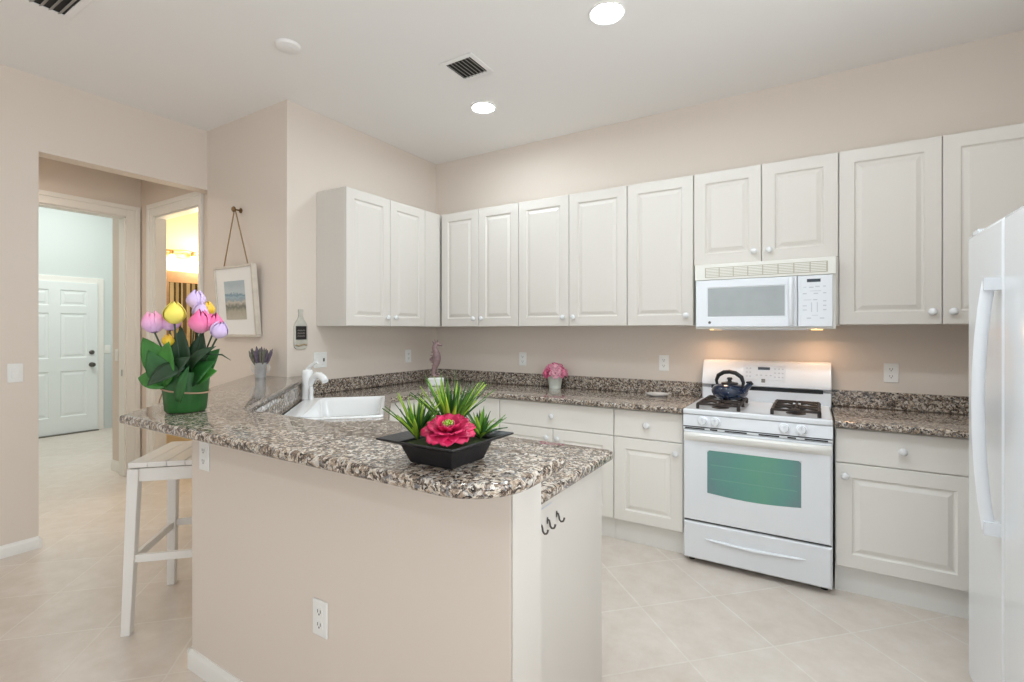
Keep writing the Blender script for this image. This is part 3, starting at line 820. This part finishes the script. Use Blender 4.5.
# ------------------------------------------------------------------ outlets and switches
def outlet(label, loc, rz, kind='outlet', z=None):
    t = thing('outlet' if kind == 'outlet' else 'light_switch', label, 'outlet' if kind == 'outlet' else 'switch', loc, rz, 'white outlet plates' if kind == 'outlet' else None)
    w = .115 if kind == 'double' else .072
    MB().box(-w / 2, w / 2, -.006, -.0005, -.058, .058).build('plate', M['plate_w'], t, bevel=.003)
    if kind == 'outlet':
        for dz in (-.021, .021):
            r = MB().prism(round_poly([(-.016, -.014), (.016, -.014), (.016, .014), (-.016, .014)], {0: .008, 1: .008, 2: .008, 3: .008}, 4), 0, .0025, RX(PI / 2)).build('receptacle', M['plate_w'], t, loc=(0, -.0055, dz))
            MB().box(-.008, -.0055, -.0032, -.002, -.002, .008).box(.0055, .008, -.0032, -.002, -.002, .008).box(-.0025, .0025, -.0032, -.002, -.0095, -.0045).build('slots', M['slot'], r)
    elif kind == 'switch':
        MB().box(-.017, .017, -.0095, -.005, -.033, .033).build('rocker', M['plate_w'], t, bevel=.003)
    else:
        MB().box(-.04, -.006, -.0095, -.005, -.033, .033).build('rocker', M['plate_w'], t, bevel=.003)
        r = MB().box(.012, .044, -.0085, -.005, -.033, .033).build('receptacle', M['plate_w'], t, bevel=.003)
        MB().box(.021, .035, -.0092, -.008, -.012, .012).build('slots', M['slot'], r)
    return t


outlet('white outlet on the back wall left of the pink flower pot', (.984, 0, 1.134), 0)
outlet('white outlet on the back wall left of the range', (2.197, 0, 1.142), 0)
outlet('white outlet on the back wall between range and refrigerator', (3.54, 0, 1.129), 0)
outlet('white outlet on the left wall near the seahorse figurine', (0, -.389, 1.151), PI / 2)
outlet('white outlet low on the front of the bar half wall', (1.79, -2.672, .455), 0)
outlet('white outlet under the bar overhang at the half wall corner', (1.075, -2.672, .884), 0)
outlet('white double plate with switch and outlet behind the faucet', (0, -1.324, 1.163), PI / 2, 'double')
outlet('white rocker switch on the wall left of the hall opening', (XL, -2.724, 1.121), PI / 2, 'switch')
outlet('white switch plate on the far laundry wall beside the door', (-5.38, -.775, 1.119), PI / 2, 'switch')
outlet('beige switch plate on the short wall inside laundry opening', (-2.69, -1.62, 1.142), 0, 'switch')

# ------------------------------------------------------------------ coat hooks on the peninsula end
first = None
for i, (y_, z_, lab) in enumerate(((-2.411, .798, 'dark metal hook on the peninsula end, closest to the half wall'), (-2.363, .798, 'dark metal hook on the peninsula end, middle of three'), (-2.300, .798, 'dark metal hook on the peninsula end, closest to the range'))):
    loc = (2.4525, y_, z_)
    if first is None:
        first = h = thing('coat_hook', lab, 'hook', loc, PI / 2, 'three dark hooks')
        MB().box(-.004, .004, -.002, -.0003, -.006, .014).build('backplate', M['pewter'], h, bevel=.0008)
        MB().tube([(0, -.002, .008), (0, -.007, .006), (0, -.0095, -.003), (0, -.0105, -.011), (0, -.016, -.017), (0, -.023, -.015), (0, -.027, -.008), (0, -.0275, -.003)], [.0024, .0027, .003, .003, .003, .003, .003, .0036], 8).build('hook', M['pewter'], h, smooth=True)
    else:
        dup(first, loc, PI / 2, lab, 'three dark hooks')
MB_r = tag(MB().box(2.4521, 2.4532, -2.435, -2.335, .846, .850).build('adhesive_rail', M['print']), 'thin grey strip on the white peninsula end above hooks', 'strip')

# ------------------------------------------------------------------ bar stool
st = thing('bar_stool', 'white wooden counter stool with slatted seat at the angled bar end', 'stool', (.43, -2.442, 0), -PI / 4)
SH = .778
foot = (.232, .155); top = (.205, .135)
for sx in (-1, 1):
    for sy in (-1, 1):
        a = (sx * foot[0], sy * foot[1]); b = (sx * top[0], sy * top[1]); k = .019; k2 = .023
        MB().frustum((a[0] - k, a[0] + k, a[1] - k, a[1] + k), 0, (b[0] - k2, b[0] + k2, b[1] - k2, b[1] + k2), SH - .03).build('leg', M['stool'], st, bevel=.003)
for sy in (-1, 1): MB().box(-top[0] + .02, top[0] - .02, sy * (top[1]) - .011, sy * (top[1]) + .011, SH - .09, SH - .03).build('apron', M['stool'], st, bevel=.002)
for sx in (-1, 1): MB().box(sx * top[0] - .011, sx * top[0] + .011, -top[1] + .02, top[1] - .02, SH - .09, SH - .03).build('apron', M['stool'], st, bevel=.002)
sl = MB()
for i in range(4):
    y0 = -.155 + i * .0775
    sl.box(-.226, .226, y0, y0 + .0768, SH - .024, SH)
sl.build('seat', M['stool'], st, bevel=.003)


def lp(z): return tuple(f + (t_ - f) * z / (SH - .03) for f, t_ in zip(foot, top))


fx, fy = lp(.305)
for sy in (-1, 1): MB().box(-fx + .012, fx - .012, sy * fy - .01, sy * fy + .01, .310, .345).build('stretcher', M['stool'], st, bevel=.002)
fx, fy = lp(.315)
for sx in (-1, 1): MB().box(sx * fx - .01, sx * fx + .01, -fy + .012, fy - .012, .322, .357).build('stretcher', M['stool'], st, bevel=.002)

# ------------------------------------------------------------------ picture on cord
pf = thing('framed_picture', 'white framed beach print hanging from a cord on alcove wall', 'picture', (-.555, YP - .004, 1.338), 0)
PW, PH, PD = .52, .535, .04
tilt = .075
pr = MB()
fm = RX(tilt)
f_ = .018
pr.box(-PW / 2, PW / 2, -PD, 0, 0, f_, fm).box(-PW / 2, PW / 2, -PD, 0, PH - f_, PH, fm).box(-PW / 2, -PW / 2 + f_, -PD, 0, f_, PH - f_, fm).box(PW / 2 - f_, PW / 2, -PD, 0, f_, PH - f_, fm)
pfr = pr.build('frame', mat('whitewashed_frame', (214, 204, 190), .5, noise=.06, nscale=20), pf, bevel=.002)
MB().box(-PW / 2 + f_, PW / 2 - f_, -PD + .012, -.004, f_, PH - f_, fm).build('mat_board', mat('mat_board', (246, 243, 238), .7), pf)
art = bands('beach_print', [(0.0, (196, 188, 172)), (.2, (178, 170, 152)), (.34, (120, 122, 112)), (.46, (206, 196, 182)), (.55, (152, 170, 178)), (.62, (172, 190, 198)), (.70, (128, 154, 168)), (.76, (196, 206, 208)), (1.0, (180, 192, 198))], 2, 1 / .25, -.145 / .25 - .13, rough=.5, nz=.3)
MB().box(-.135, .135, -PD + .010, -PD + .0118, .13, .42, fm).build('print', art, pf)
hookp = (-.015, -.052, .957)
q = MB()
for sx in (-1, 1):
    q.tube([tuple(fm @ Vector((sx * .16 + .025, -PD * .5, PH - .002))), (hookp[0] + sx * .008, hookp[1] + .008, hookp[2] - .008)], .0045, 6)
q.tube([(hookp[0] - .008, hookp[1] + .008, hookp[2] - .008), (hookp[0], hookp[1] + .008, hookp[2] + .004), (hookp[0] + .008, hookp[1] + .008, hookp[2] - .008)], .0035, 6)
q.build('cord', mat('jute_cord', (150, 122, 84), .8), pf, smooth=True)
hk = thing('picture_hook', 'bronze double-ended wall knob the picture cord hangs from', 'hook', (-.57, YP, 2.295))
MB().lathe([(0, 0), (.018, 0), (.02, .006), (.014, .01), (.006, .014), (.006, .045), (.018, .05), (.022, .058), (.016, .066), (0, .068)], 18, RX(PI / 2)).build('knob', mat('aged_bronze', (122, 96, 64), .4, metal=.7), hk, smooth=True)

# ------------------------------------------------------------------ flat bottle plaque on the left wall
bo = thing('bottle_plaque', 'flattened clear bottle with black label hung on the left wall', 'wall decor', (0.0005, -1.492, 1.25), PI / 2)
half = [(0, 0), (.035, .0), (.05, .012), (.053, .03), (.053, .16), (.045, .185), (.024, .215), (.016, .235), (.015, .262), (.018, .264), (.018, .284), (.0, .285)]
outl = half + [(-a, b) for a, b in half[::-1][1:-1]]
bb = MB().prism(outl, 0, .014, RX(PI / 2)).build('bottle', mat('clear_bottle_glass', (196, 192, 180), .15, noise=.15, nscale=18, coat=.6), bo, bevel=.005)
lb = MB().box(-.042, .042, -.0165, -.0135, .068, .165).build('label', mat('black_label', (34, 30, 30), .5), bo)
q = MB()
for i in range(9):
    z_ = .088 + (i % 3) * .02; x_ = -.03 + (i // 3) * .02
    q.tube([(x_, -.0172, z_), (x_ + .006, -.0172, z_ + .012), (x_ + .012, -.0172, z_ + .001), (x_ + .017, -.0172, z_ + .009)], .0012, 4)
q.build('label_script', mat('label_print', (176, 170, 160), .5), lb)
MB().tube([(-.045, -.012, .03), (-.02, -.0165, .024), (.02, -.0165, .034), (.046, -.012, .028)], .006, 8).build('base_rim', mat('bottle_base_amber', (170, 152, 122), .2), bo, smooth=True)


# ------------------------------------------------------------------ plants
def leaf(m, base, tip, w, nrm, bend=0.0, fold=.25, n=8, wpow=1.0, point=1.0):
    base = Vector(base); tip = Vector(tip); d = tip - base; L = d.length; t = d.normalized()
    nr = Vector(nrm); nr = (nr - t * nr.dot(t)).normalized(); s_ = t.cross(nr)

    def fn(u, v):
        wd_ = w * (math.sin(PI * min(1, .12 + u * .88) ** wpow) ** point) * .5
        e = (v - .5) * 2
        return tuple(base + d * u + nr * (bend * L * math.sin(PI * u) + fold * wd_ * abs(e)) + s_ * (wd_ * e))
    return m.grid(fn, n, 4)


GRN = {k: mat('leaf_' + k, c, .45, noise=.25, nscale=14) for k, c in (('deep', (38, 92, 38)), ('mid', (58, 122, 44)), ('dark', (34, 62, 36)), ('lime', (140, 178, 50)), ('olive', (92, 128, 44)))}

tp = thing('tulip_pot', 'pink, yellow and lilac artificial tulips in a green wrapped pot on the bar', 'flower pot', (.982, -2.70, BARZ))
MB().lathe([(0, .002), (.066, .002), (.071, .01), (.078, .09), (.084, .16), (.08, .162), (.076, .09), (0, .08)], 48, None, lambda a, j: 1 + .035 * abs(math.sin(a * 6)) if j not in (0, 7) else 1).build('wrapped_pot', GRN['deep'], tp, smooth=True)
MB().lathe([(0, .12), (.078, .12), (.078, .128), (0, .13)], 24).build('soil', M['dark'], tp)
q = MB(); n = 28; ring = []
for i in range(n + 1):
    a = 2 * PI * i / n
    ring.append((.0835 * math.cos(a), .0835 * math.sin(a), .088 + .012 * math.cos(a + 2.58)))
q.tube(ring, .0035, 6)
a = math.radians(200)
q.tube([(-.078, -.03, .086), (-.098, -.045, .092), (-.112, -.052, .09)], .0022, 6)
q.tube([(-.078, -.03, .086), (-.092, -.046, .07), (-.098, -.052, .045), (-.1, -.054, .03)], .0022, 6)
q.build('twine', mat('twine', (176, 146, 120), .8), tp, smooth=True)
# camera-right direction across the arrangement
RV = Vector((.8516, .5242, 0)); FV = Vector((-.5242, .8516, 0))


def pv(r, f, z): return RV * r + FV * f + Vector((0, 0, z))


for (r0, f0, z0, r1, f1, z1, w_, k, bd) in (
        (-.03, -.03, .13, -.138, -.05, .30, .10, 'mid', .10), (-.03, -.05, .12, -.148, -.06, .14, .085, 'mid', .14), (-.05, -.07, .12, .015, -.12, .285, .11, 'mid', -.05),
        (.045, -.08, .19, -.065, -.125, .115, .075, 'dark', .12), (.02, -.06, .15, .085, -.10, .225, .075, 'dark', .22), (.05, -.05, .17, .165, -.07, .265, .05, 'dark', .16), (.05, -.04, .12, .155, -.06, .205, .085, 'deep', .1),
        (.035, -.095, .05, .085, -.11, .19, .05, 'deep', .06), (.0, -.02, .14, -.01, -.01, .34, .09, 'dark', .05), (.05, .0, .14, .07, .0, .32, .09, 'dark', .08), (-.04, .02, .14, -.05, .04, .30, .09, 'deep', .08),
        (.03, .05, .13, .09, .08, .25, .09, 'deep', .1), (-.05, .05, .13, -.11, .08, .22, .09, 'deep', .1), (-.02, -.06, .12, -.085, -.09, .25, .09, 'deep', .1), (.06, -.03, .13, .145, -.03, .165, .08, 'mid', .12)):
    m = MB(); leaf(m, pv(r0, f0, z0), pv(r1, f1, z1), w_, -FV * .9 + Vector((0, 0, .5)), bd, .22, 10, .85, .9)
    m.build('leaf', GRN[k], tp, smooth=True, thick=.0015)
m = MB(); m.tube([tuple(pv(.06, -.05, .19)), tuple(pv(.12, -.07, .235)), tuple(pv(.19, -.075, .232)), tuple(pv(.225, -.075, .21))], [.004, .004, .003, .001], 6)
m.build('stem_tendril', GRN['dark'], tp, smooth=True)


def petal_mat(name, a, b, c, h):
    return bands(name, [(0, a), (.45, b), (1, c)], 2, 1 / h, 0.0, 'LINEAR', .5, .25)


PM = {'pinklilac': petal_mat('petal_pink_lilac', (214, 186, 230), (232, 182, 222), (246, 166, 200), .07), 'yellow': petal_mat('petal_yellow', (244, 230, 120), (248, 234, 112), (246, 226, 96), .07),
      'lilac': petal_mat('petal_lilac', (218, 196, 230), (224, 202, 236), (214, 188, 230), .07), 'pink': petal_mat('petal_pink', (250, 196, 222), (248, 152, 192), (240, 112, 164), .07), 'gold': petal_mat('petal_gold', (226, 190, 60), (236, 200, 60), (236, 190, 60), .05)}


def tulip(r, f, z, size, pk, lean=(0, 0)):
    c = pv(r, f, z)
    root = pv(r * .35, f * .35, .12)
    stm = MB().tube([tuple(root), tuple(root.lerp(c, .5) + Vector((0, 0, .01))), tuple(c)], [.003, .003, .0035], 8).build('tulip_stem', GRN['dark'], tp, smooth=True)
    m = MB()
    for k in range(6):
        a0 = k * PI / 3 + r * 40; inner = k % 2; R_ = size * (.92 if inner else 1.0)

        def fn(u, v, a0=a0, R_=R_, inner=inner):
            wid = 1.85 * math.sin(PI * (.14 + .74 * u) ** .9)
            aa = a0 + (v - .5) * wid
            rad = R_ * .70 * math.sin(PI * (.05 + .85 * u) ** .82) * (1 if inner else 1.05)
            zz = R_ * 1.62 * u - (abs(v - .5) ** 2) * R_ * .6 * u
            return (rad * math.cos(aa), rad * math.sin(aa), zz)
        m.grid(fn, 8, 4)
    m.build('tulip_head', PM[pk], stm, smooth=True, thick=.0012, loc=tuple(c), rot=(lean[0], lean[1], 0), sub=1)


for args in ((-.09, -.05, .318, .056, 'pinklilac', (0, -.3)), (-.052, -.02, .326, .054, 'pinklilac', (-.1, -.1)), (-.012, -.05, .352, .056, 'yellow'), (.022, .03, .415, .05, 'lilac', (0, .05)), (.045, .02, .37, .046, 'lilac', (0, .2)),
             (.078, -.03, .318, .06, 'pink', (.1, .25)), (.112, .0, .322, .05, 'pink', (.1, .35)), (.15, -.04, .298, .046, 'lilac', (0, .5)), (-.05, -.03, .262, .032, 'gold'), (.062, .04, .385, .04, 'gold')):
    tulip(*args)

# lavender mug
lv_ = thing('lavender_cup', 'small galvanised cup of dried lavender on the bar by the alcove wall', 'plant', (-.135, -1.705, BARZ))
lv_.scale = (1.14, 1.14, 1.14)
MB().lathe([(0, 0), (.03, 0), (.031, .004), (.036, .088), (.0375, .09), (.0335, .09), (.029, .01), (0, .01)], 24).build('cup', M['galv'], lv_, smooth=True)
for sg in (-1, 1):
    c0 = RV * (.033 * sg)
    MB().tube([tuple(c0 + Vector((0, 0, .078))), tuple(c0 + RV * (sg * .018) + Vector((0, 0, .078))), tuple(c0 + RV * (sg * .024) + Vector((0, 0, .055))), tuple(c0 + RV * (sg * .014) + Vector((0, 0, .034))), tuple(c0 + RV * (sg * -.001) + Vector((0, 0, .03)))], .003, 6).build('handle', M['galv'], lv_, smooth=True)
lm = [mat('lavender_purple', (104, 92, 106), .8, noise=.3, nscale=80), mat('lavender_grey', (110, 108, 96), .8, noise=.3, nscale=80)]
for i in range(17):
    a = i * 2.399; rr_ = .052 * math.sqrt((i + .5) / 17)
    bx_, by_ = .45 * rr_ * math.cos(a), .45 * rr_ * math.sin(a); tx, ty = 1.35 * rr_ * math.cos(a), 1.35 * rr_ * math.sin(a); h = .196 - .5 * rr_ + random.uniform(-.012, .012)
    MB().tube([(bx_, by_, .06), ((bx_ + tx) / 2, (by_ + ty) / 2, .1), (bx_ + (tx - bx_) * .8, by_ + (ty - by_) * .8, h - .03), (tx, ty, h)], [.002, .007, .009, .002], 6).build('lavender_stem', lm[i % 2], lv_, smooth=True)

# black tray planter
pl = thing('planter_bowl', 'square black flared planter with grass tufts and magenta flower on the bar', 'planter', (2.372, -2.742, BARZ), math.radians(0))
pl.scale = (1.035, 1.035, 1.0)
# rim corners measured in the bar's own frame
rc = [(2.242, -2.858), (2.475, -2.857), (2.488, -2.632), (2.256, -2.633)]
rc = [(a - 2.372, b + 2.747) for a, b in rc]
bc = [(a * .56, b * .56) for a, b in rc]


def loopz(sc, z): return ([(a * sc, b * sc) for a, b in rc], z)


m = MB()
lps = [loopz(.50, .001), loopz(.53, .003), loopz(.66, .045), loopz(.99, .060), loopz(1.0, .062), loopz(.995, .065), loopz(.68, .054), loopz(.62, .04)]
k = 4; vs = []; fs = []
for lp_, z in lps: vs += [(p[0], p[1], z) for p in lp_]
for i in range(len(lps) - 1):
    for j in range(4): fs.append((i * 4 + j, i * 4 + (j + 1) % 4, (i + 1) * 4 + (j + 1) % 4, (i + 1) * 4 + j))
fs += [(3, 2, 1, 0), tuple(len(lps) * 4 - 4 + j for j in range(4))]
m.add(vs, fs)
m.build('bowl', mat('black_lacquer', (26, 25, 27), .42, noise=.3, nscale=60, bump=.25, bscale=150), pl, bevel=.002)
tag_moss = MB().prism([(a * .62, b * .62) for a, b in rc], .041, .05).build('moss', mat('moss', (58, 70, 34), .9, noise=.4, nscale=60, bump=.8, bscale=120), pl)


def tuft(c, n, L, spread, seed, mats, upright=.8):
    rnd = random.Random(seed); ms = [MB() for _ in mats]
    for i in range(n):
        a = rnd.uniform(0, 2 * PI); s_ = spread * math.sqrt(rnd.random()); l_ = L * rnd.uniform(.7, 1.05)
        d = Vector((math.cos(a) * s_, math.sin(a) * s_, 1 - .35 * s_)).normalized()
        side = Vector((-math.sin(a), math.cos(a), 0)); w0 = rnd.uniform(.0035, .0055)
        droop = rnd.uniform(.05, .35) * s_

        def fn(u, v, d=d, side=side, w0=w0, l_=l_, droop=droop, a=a):
            p = d * (l_ * u) - Vector((0, 0, 1)) * (droop * l_ * u * u) + Vector((math.cos(a), math.sin(a), 0)) * (droop * l_ * .4 * u * u)
            w_ = w0 * (1 - u ** 2.2) * (.6 + .8 * min(1, u * 3))
            return tuple(Vector(c) + p + side * (w_ * (v - .5) * 2) + Vector((0, 0, .002 * abs(v - .5) * 2)))
        ms[i % len(mats)].grid(fn, 6, 2)
    root = ms[0].build('grass_tuft', mats[0], pl, smooth=True, thick=.0006)
    for mm, mt in zip(ms[1:], mats[1:]): mm.build('inner_blades', mt, root, smooth=True, thick=.0006)


gm = [mat('blade_lime', (158, 190, 62), .4), mat('blade_green', (84, 130, 44), .4), mat('blade_dark', (52, 92, 40), .4)]


def pq(r, f, z):
    v_ = RV * r + FV * f
    return (v_.x, v_.y, z)


tuft(pq(.0, .05, .055), 72, .172, .6, 3, gm)
tuft(pq(-.078, .015, .05), 54, .128, .62, 5, [gm[1], gm[0], gm[2]])
tuft(pq(.075, .035, .05), 40, .085, 1.0, 9, [gm[1], gm[0], gm[2]])
# the magenta bloom, petals in three whorls
fc = Vector(pq(.006, -.042, .094))
fm_ = mat('petal_magenta', (196, 30, 84), .5, noise=.3, nscale=30)
fm2 = mat('petal_pink_inner', (214, 92, 130), .5, noise=.25, nscale=40)
m_out, m_in = MB(), MB()
ori = Matrix.Translation(fc) @ Matrix.Rotation(.34, 4, RV)
rnd = random.Random(4)
for (cnt, L_, el, w_, mm) in ((9, .062, .10, .052, m_out), (8, .054, .42, .044, m_out), (7, .042, .75, .034, m_out), (7, .028, 1.05, .02, m_in)):
    for k in range(cnt):
        a = 2 * PI * (k + .5 * (cnt % 2)) / cnt + rnd.uniform(-.15, .15)

        def fn(u, v, a=a, L_=L_, el=el, w_=w_):
            rad = .006 + L_ * u * math.cos(el + .25 * u)
            zz = -.012 + L_ * u * math.sin(el) + .35 * L_ * u * u * math.sin(el) - .008 * u ** 3 + .003 * math.sin(v * 9 + a * 7) * u
            e = (v - .5) * w_ * math.sin(PI * (.12 + .78 * u) ** 1.1)
            zz += 6 * e * e
            return (rad * math.cos(a) - e * math.sin(a), rad * math.sin(a) + e * math.cos(a), zz)
        mm.grid(fn, 6, 4, ori)
fo = m_out.build('flower', fm_, pl, smooth=True, thick=.001)
m_in.build('inner_petals', fm2, fo, smooth=True, thick=.001)
m = MB()
for k in range(16):
    a = k * 2.4; r_ = .014 * math.sqrt(k / 16)
    m.tube([tuple(ori @ Vector((r_ * .3 * math.cos(a), r_ * .3 * math.sin(a), -.008))), tuple(ori @ Vector((r_ * math.cos(a), r_ * math.sin(a), .018 - r_ * .3)))], [.0015, .0022], 5)
m.build('stamens', gm[0], fo, smooth=True)

# seahorse on a white block
sh = thing('seahorse_figurine', 'brownish pink seahorse figurine on a white block in the counter corner', 'figurine', (.427, -.50, .914), math.atan2(.5242, .8516))
MB().box(-.066, .066, -.03, .03, 0, .072).build('block', M['porcelain'], sh, bevel=.01)
shm = mat('seahorse_resin', (146, 120, 120), .35, noise=.3, nscale=35, bump=.7, bscale=110)
spine = [(a, 0, b) for a, b in ((.0, .098), (.010, .112), (.024, .108), (.026, .090), (.008, .079), (-.016, .086), (-.026, .108), (-.022, .135), (-.010, .165), (.002, .2), (.008, .235), (.004, .27), (-.008, .3), (-.014, .328), (-.006, .350), (.008, .362))]
MB().tube(spine, [.006, .007, .008, .009, .011, .013, .016, .02, .026, .033, .037, .034, .027, .024, .024, .02], 14, flat=.75).build('body', shm, sh, smooth=True, sub=1)
MB().tube([(.002, 0, .358), (.024, 0, .35), (.046, 0, .343), (.05, 0, .342)], [.018, .011, .007, .009], 12).build('snout', shm, sh, smooth=True)
q = MB()
for (x_, z_, dx, dz) in ((-.02, .372, -.012, .02), (-.008, .382, -.004, .022), (.006, .38, .008, .02)):
    q.tube([(x_, 0, z_ - .012), (x_ + dx, 0, z_ + dz * .6)], [.008, .001], 6)
for i in range(6):
    z_ = .17 + i * .028; q.tube([(-.02 - .012 * math.sin(i * .7), 0, z_), (-.042 - .012 * math.sin(i * .7), 0, z_ + .006)], [.007, .001], 6)
q.build('crest', shm, sh, smooth=True)
m = MB(); m.grid(lambda u, v: (-.024 - .03 * v * math.sin(PI * u) - .004, .004 * math.sin(v * 8), .2 + .05 * u), 5, 4); m.build('fin', shm, sh, smooth=True, thick=.002)

# pink flower pot
pk = thing('pink_flower_pot', 'small white pot of pink roses on the back counter', 'flower pot', (1.352, -.115, .9145))
pk.scale = (1.12, 1.12, 1.12)
MB().lathe([(0, 0), (.042, 0), (.044, .022), (.046, .024), (.056, .094), (.057, .097), (.052, .097), (.046, .08), (0, .08)], 28).build('pot', mat('pale_ceramic', (226, 230, 220), .3, noise=.05, nscale=20), pk, smooth=True)
pmx = [mat('rose_pink', (226, 140, 166), .6, noise=.3, nscale=70), mat('rose_deep', (204, 92, 128), .6, noise=.3, nscale=70), mat('rose_pale', (232, 176, 190), .6, noise=.25, nscale=70)]
rnd = random.Random(12)
pos = [(0, 0, .175)] + [(.05 * math.cos(a), .05 * math.sin(a), .155) for a in (0, 1.05, 2.1, 3.15, 4.2, 5.25)] + [(.078 * math.cos(a), .078 * math.sin(a), .118) for a in (.3, 1.1, 1.9, 2.8, 3.6, 4.4, 5.2, 5.9)]
for i, (x_, y_, z_) in enumerate(pos):
    m = MB(); nrm = Vector((x_ * 1.2, y_ * 1.2, z_ - .08)).normalized(); ro = Vector((0, 0, 1)).rotation_difference(nrm).to_matrix().to_4x4()
    mx = T(x_, y_, z_) @ ro
    for (cnt, L_, el) in ((6, .042, .2), (5, .031, .8), (4, .017, 1.2)):
        for k in range(cnt):
            a = 2 * PI * k / cnt + rnd.random()

            def fn(u, v, a=a, L_=L_, el=el):
                e = (v - .5) * L_ * 1.0 * math.sin(PI * (.15 + .75 * u))
                rad = .003 + L_ * u * math.cos(el); zz = -.012 + L_ * u * math.sin(el) + 8 * e * e
                return (rad * math.cos(a) - e * math.sin(a), rad * math.sin(a) + e * math.cos(a), zz)
            m.grid(fn, 4, 3, mx)
    m.build('rose', pmx[(i * 7 + i // 3) % 3], pk, smooth=True, thick=.001)
q = MB()
for i in range(9):
    a = i * .7; leaf(q, (.03 * math.cos(a), .03 * math.sin(a), .09), (.085 * math.cos(a), .085 * math.sin(a), .09 + .01 * (i % 3)), .035, (0, 0, 1), .1)
q.build('foliage', GRN['dark'], pk, smooth=True, thick=.001)
MB().lathe([(.0, .08), (.05, .09), (.05, .12), (.03, .15), (0, .16)], 16).build('flower_core', mat('rose_core', (150, 62, 88), .8), pk, smooth=True)

# plate / spoon rest
tag(MB().lathe([(0, .003), (.05, .003), (.054, 0), (.058, .002), (.082, .014), (.084, .017), (.08, .017), (.055, .007), (0, .006)], 32).build('saucer', M['porcelain'], smooth=True, loc=(2.19, -.145, .9142)), 'small white saucer on the back counter left of the range', 'saucer')

# ------------------------------------------------------------------ laundry machine sliver
wm = thing('washing_machine', 'white top-loading laundry machine seen past the far laundry door', 'washer', (-4.98, -.35, 0), PI / 2)
MB().box(-.34, .34, -.33, .33, .02, .9).build('cabinet', M['appl'], wm, bevel=.015)
MB().box(-.3, .3, -.3, .2, .901, .925).build('lid', M['appl'], wm, bevel=.008)
MB().box(-.34, .34, .22, .33, .901, 1.05).build('console', M['appl_warm'], wm, bevel=.02)
MB().box(-.33, .33, -.32, .32, 0, .02).build('base', M['slat'], wm)

# ------------------------------------------------------------------ bathroom: vanity light, mirror, shower curtain
wood = mat('oak_frame', (150, 114, 76), .45, noise=.15, nscale=12)
mr = thing('bathroom_mirror', 'oak framed mirror in the bathroom beneath the vanity light', 'mirror', (-2.498, -.75, 1.0), PI / 2)
MB().box(-.58, .58, -.03, 0, 0, .08).box(-.58, .58, -.03, 0, .88, .995).box(-.58, -.51, -.03, 0, .08, .88).box(.51, .58, -.03, 0, .08, .88).build('frame', wood, mr, bevel=.006)
mm_ = mat('mirror_silver', (235, 235, 232), .02, metal=1.0)
MB().box(-.512, .512, -.014, -.002, .078, .882).build('glass', mm_, mr)
vl = thing('vanity_light', 'glowing brass vanity light bar on the bathroom wall', 'wall light', (-2.498, -.95, 2.165), PI / 2)
brass = mat('brass_fixture', (188, 158, 104), .35, metal=.8)
MB().box(-.36, .36, -.02, 0, -.03, .02).build('backplate', brass, vl, bevel=.005)
MB().tube([(-.36, -.06, .03), (-.18, -.065, .045), (0, -.065, .03), (.18, -.065, .045), (.36, -.06, .03)], .01, 8).build('arm', brass, vl, smooth=True)
bulbm = mat('frosted_shade', (255, 244, 220), .4, emit=(255, 236, 196), estr=14)
for i, bx_ in enumerate((-.3, -.1, .1, .3)):
    h = MB().lathe([(0, .05), (.02, .045), (.024, .0), (.0, .0)], 14).build('socket', brass, vl, smooth=True, loc=(bx_, -.075, -.01))
    MB().lathe([(0, 0), (.022, 0), (.034, -.03), (.045, -.075), (.041, -.075), (0, -.06)], 18).build('glass_shade', bulbm, h, smooth=True)
bl = bpy.data.lights.new('vanity_glow', 'POINT'); bl.energy = 17; bl.color = (1, .88, .68); bl.shadow_soft_size = .12
blo = bpy.data.objects.new('vanity_glow', bl); COL.objects.link(blo); blo.parent = vl; blo.location = (0, -.25, -.05)
cur = bands('striped_curtain_cloth', [(0, (120, 100, 74)), (.2, (232, 216, 180)), (.45, (96, 78, 58)), (.6, (214, 194, 150)), (.8, (60, 52, 44)), (.92, (226, 208, 168))], 1, 1.0, 0.0, 'CONSTANT', .8)
nt = cur.node_tree
mf = [n_ for n_ in nt.nodes if n_.type == 'MATH'][0]
mf.inputs[1].default_value = 5.0
fr_ = nt.nodes.new('ShaderNodeMath'); fr_.operation = 'FRACT'
rp = [n_ for n_ in nt.nodes if n_.type == 'VALTORGB'][0]
nt.links.new(mf.outputs[0], fr_.inputs[0]); nt.links.new(fr_.outputs[0], rp.inputs['Fac'])
sc_ = thing('shower_curtain', 'striped brown and cream shower curtain reflected in the bathroom mirror', 'curtain', (-.9, -.4, 0), 0)
m = MB(); m.grid(lambda u, v: (.03 * math.sin(u * 60) * (.5 + .5 * (1 - v)), -.85 + 1.8 * u, .25 + 1.8 * v), 160, 6)
m.build('cloth', cur, sc_, smooth=True, thick=.002)
MB().tube([(0, -.98, 2.08), (0, .98, 2.08)], .012, 10).build('rod', brass, sc_, smooth=True)
q = MB()
for i in range(10): q.tube([(0, -.85 + .19 * i, 2.095), (.014, -.85 + .19 * i, 2.08), (.003, -.85 + .19 * i, 2.04)], .003, 6)
q.build('rings', brass, sc_, smooth=True)
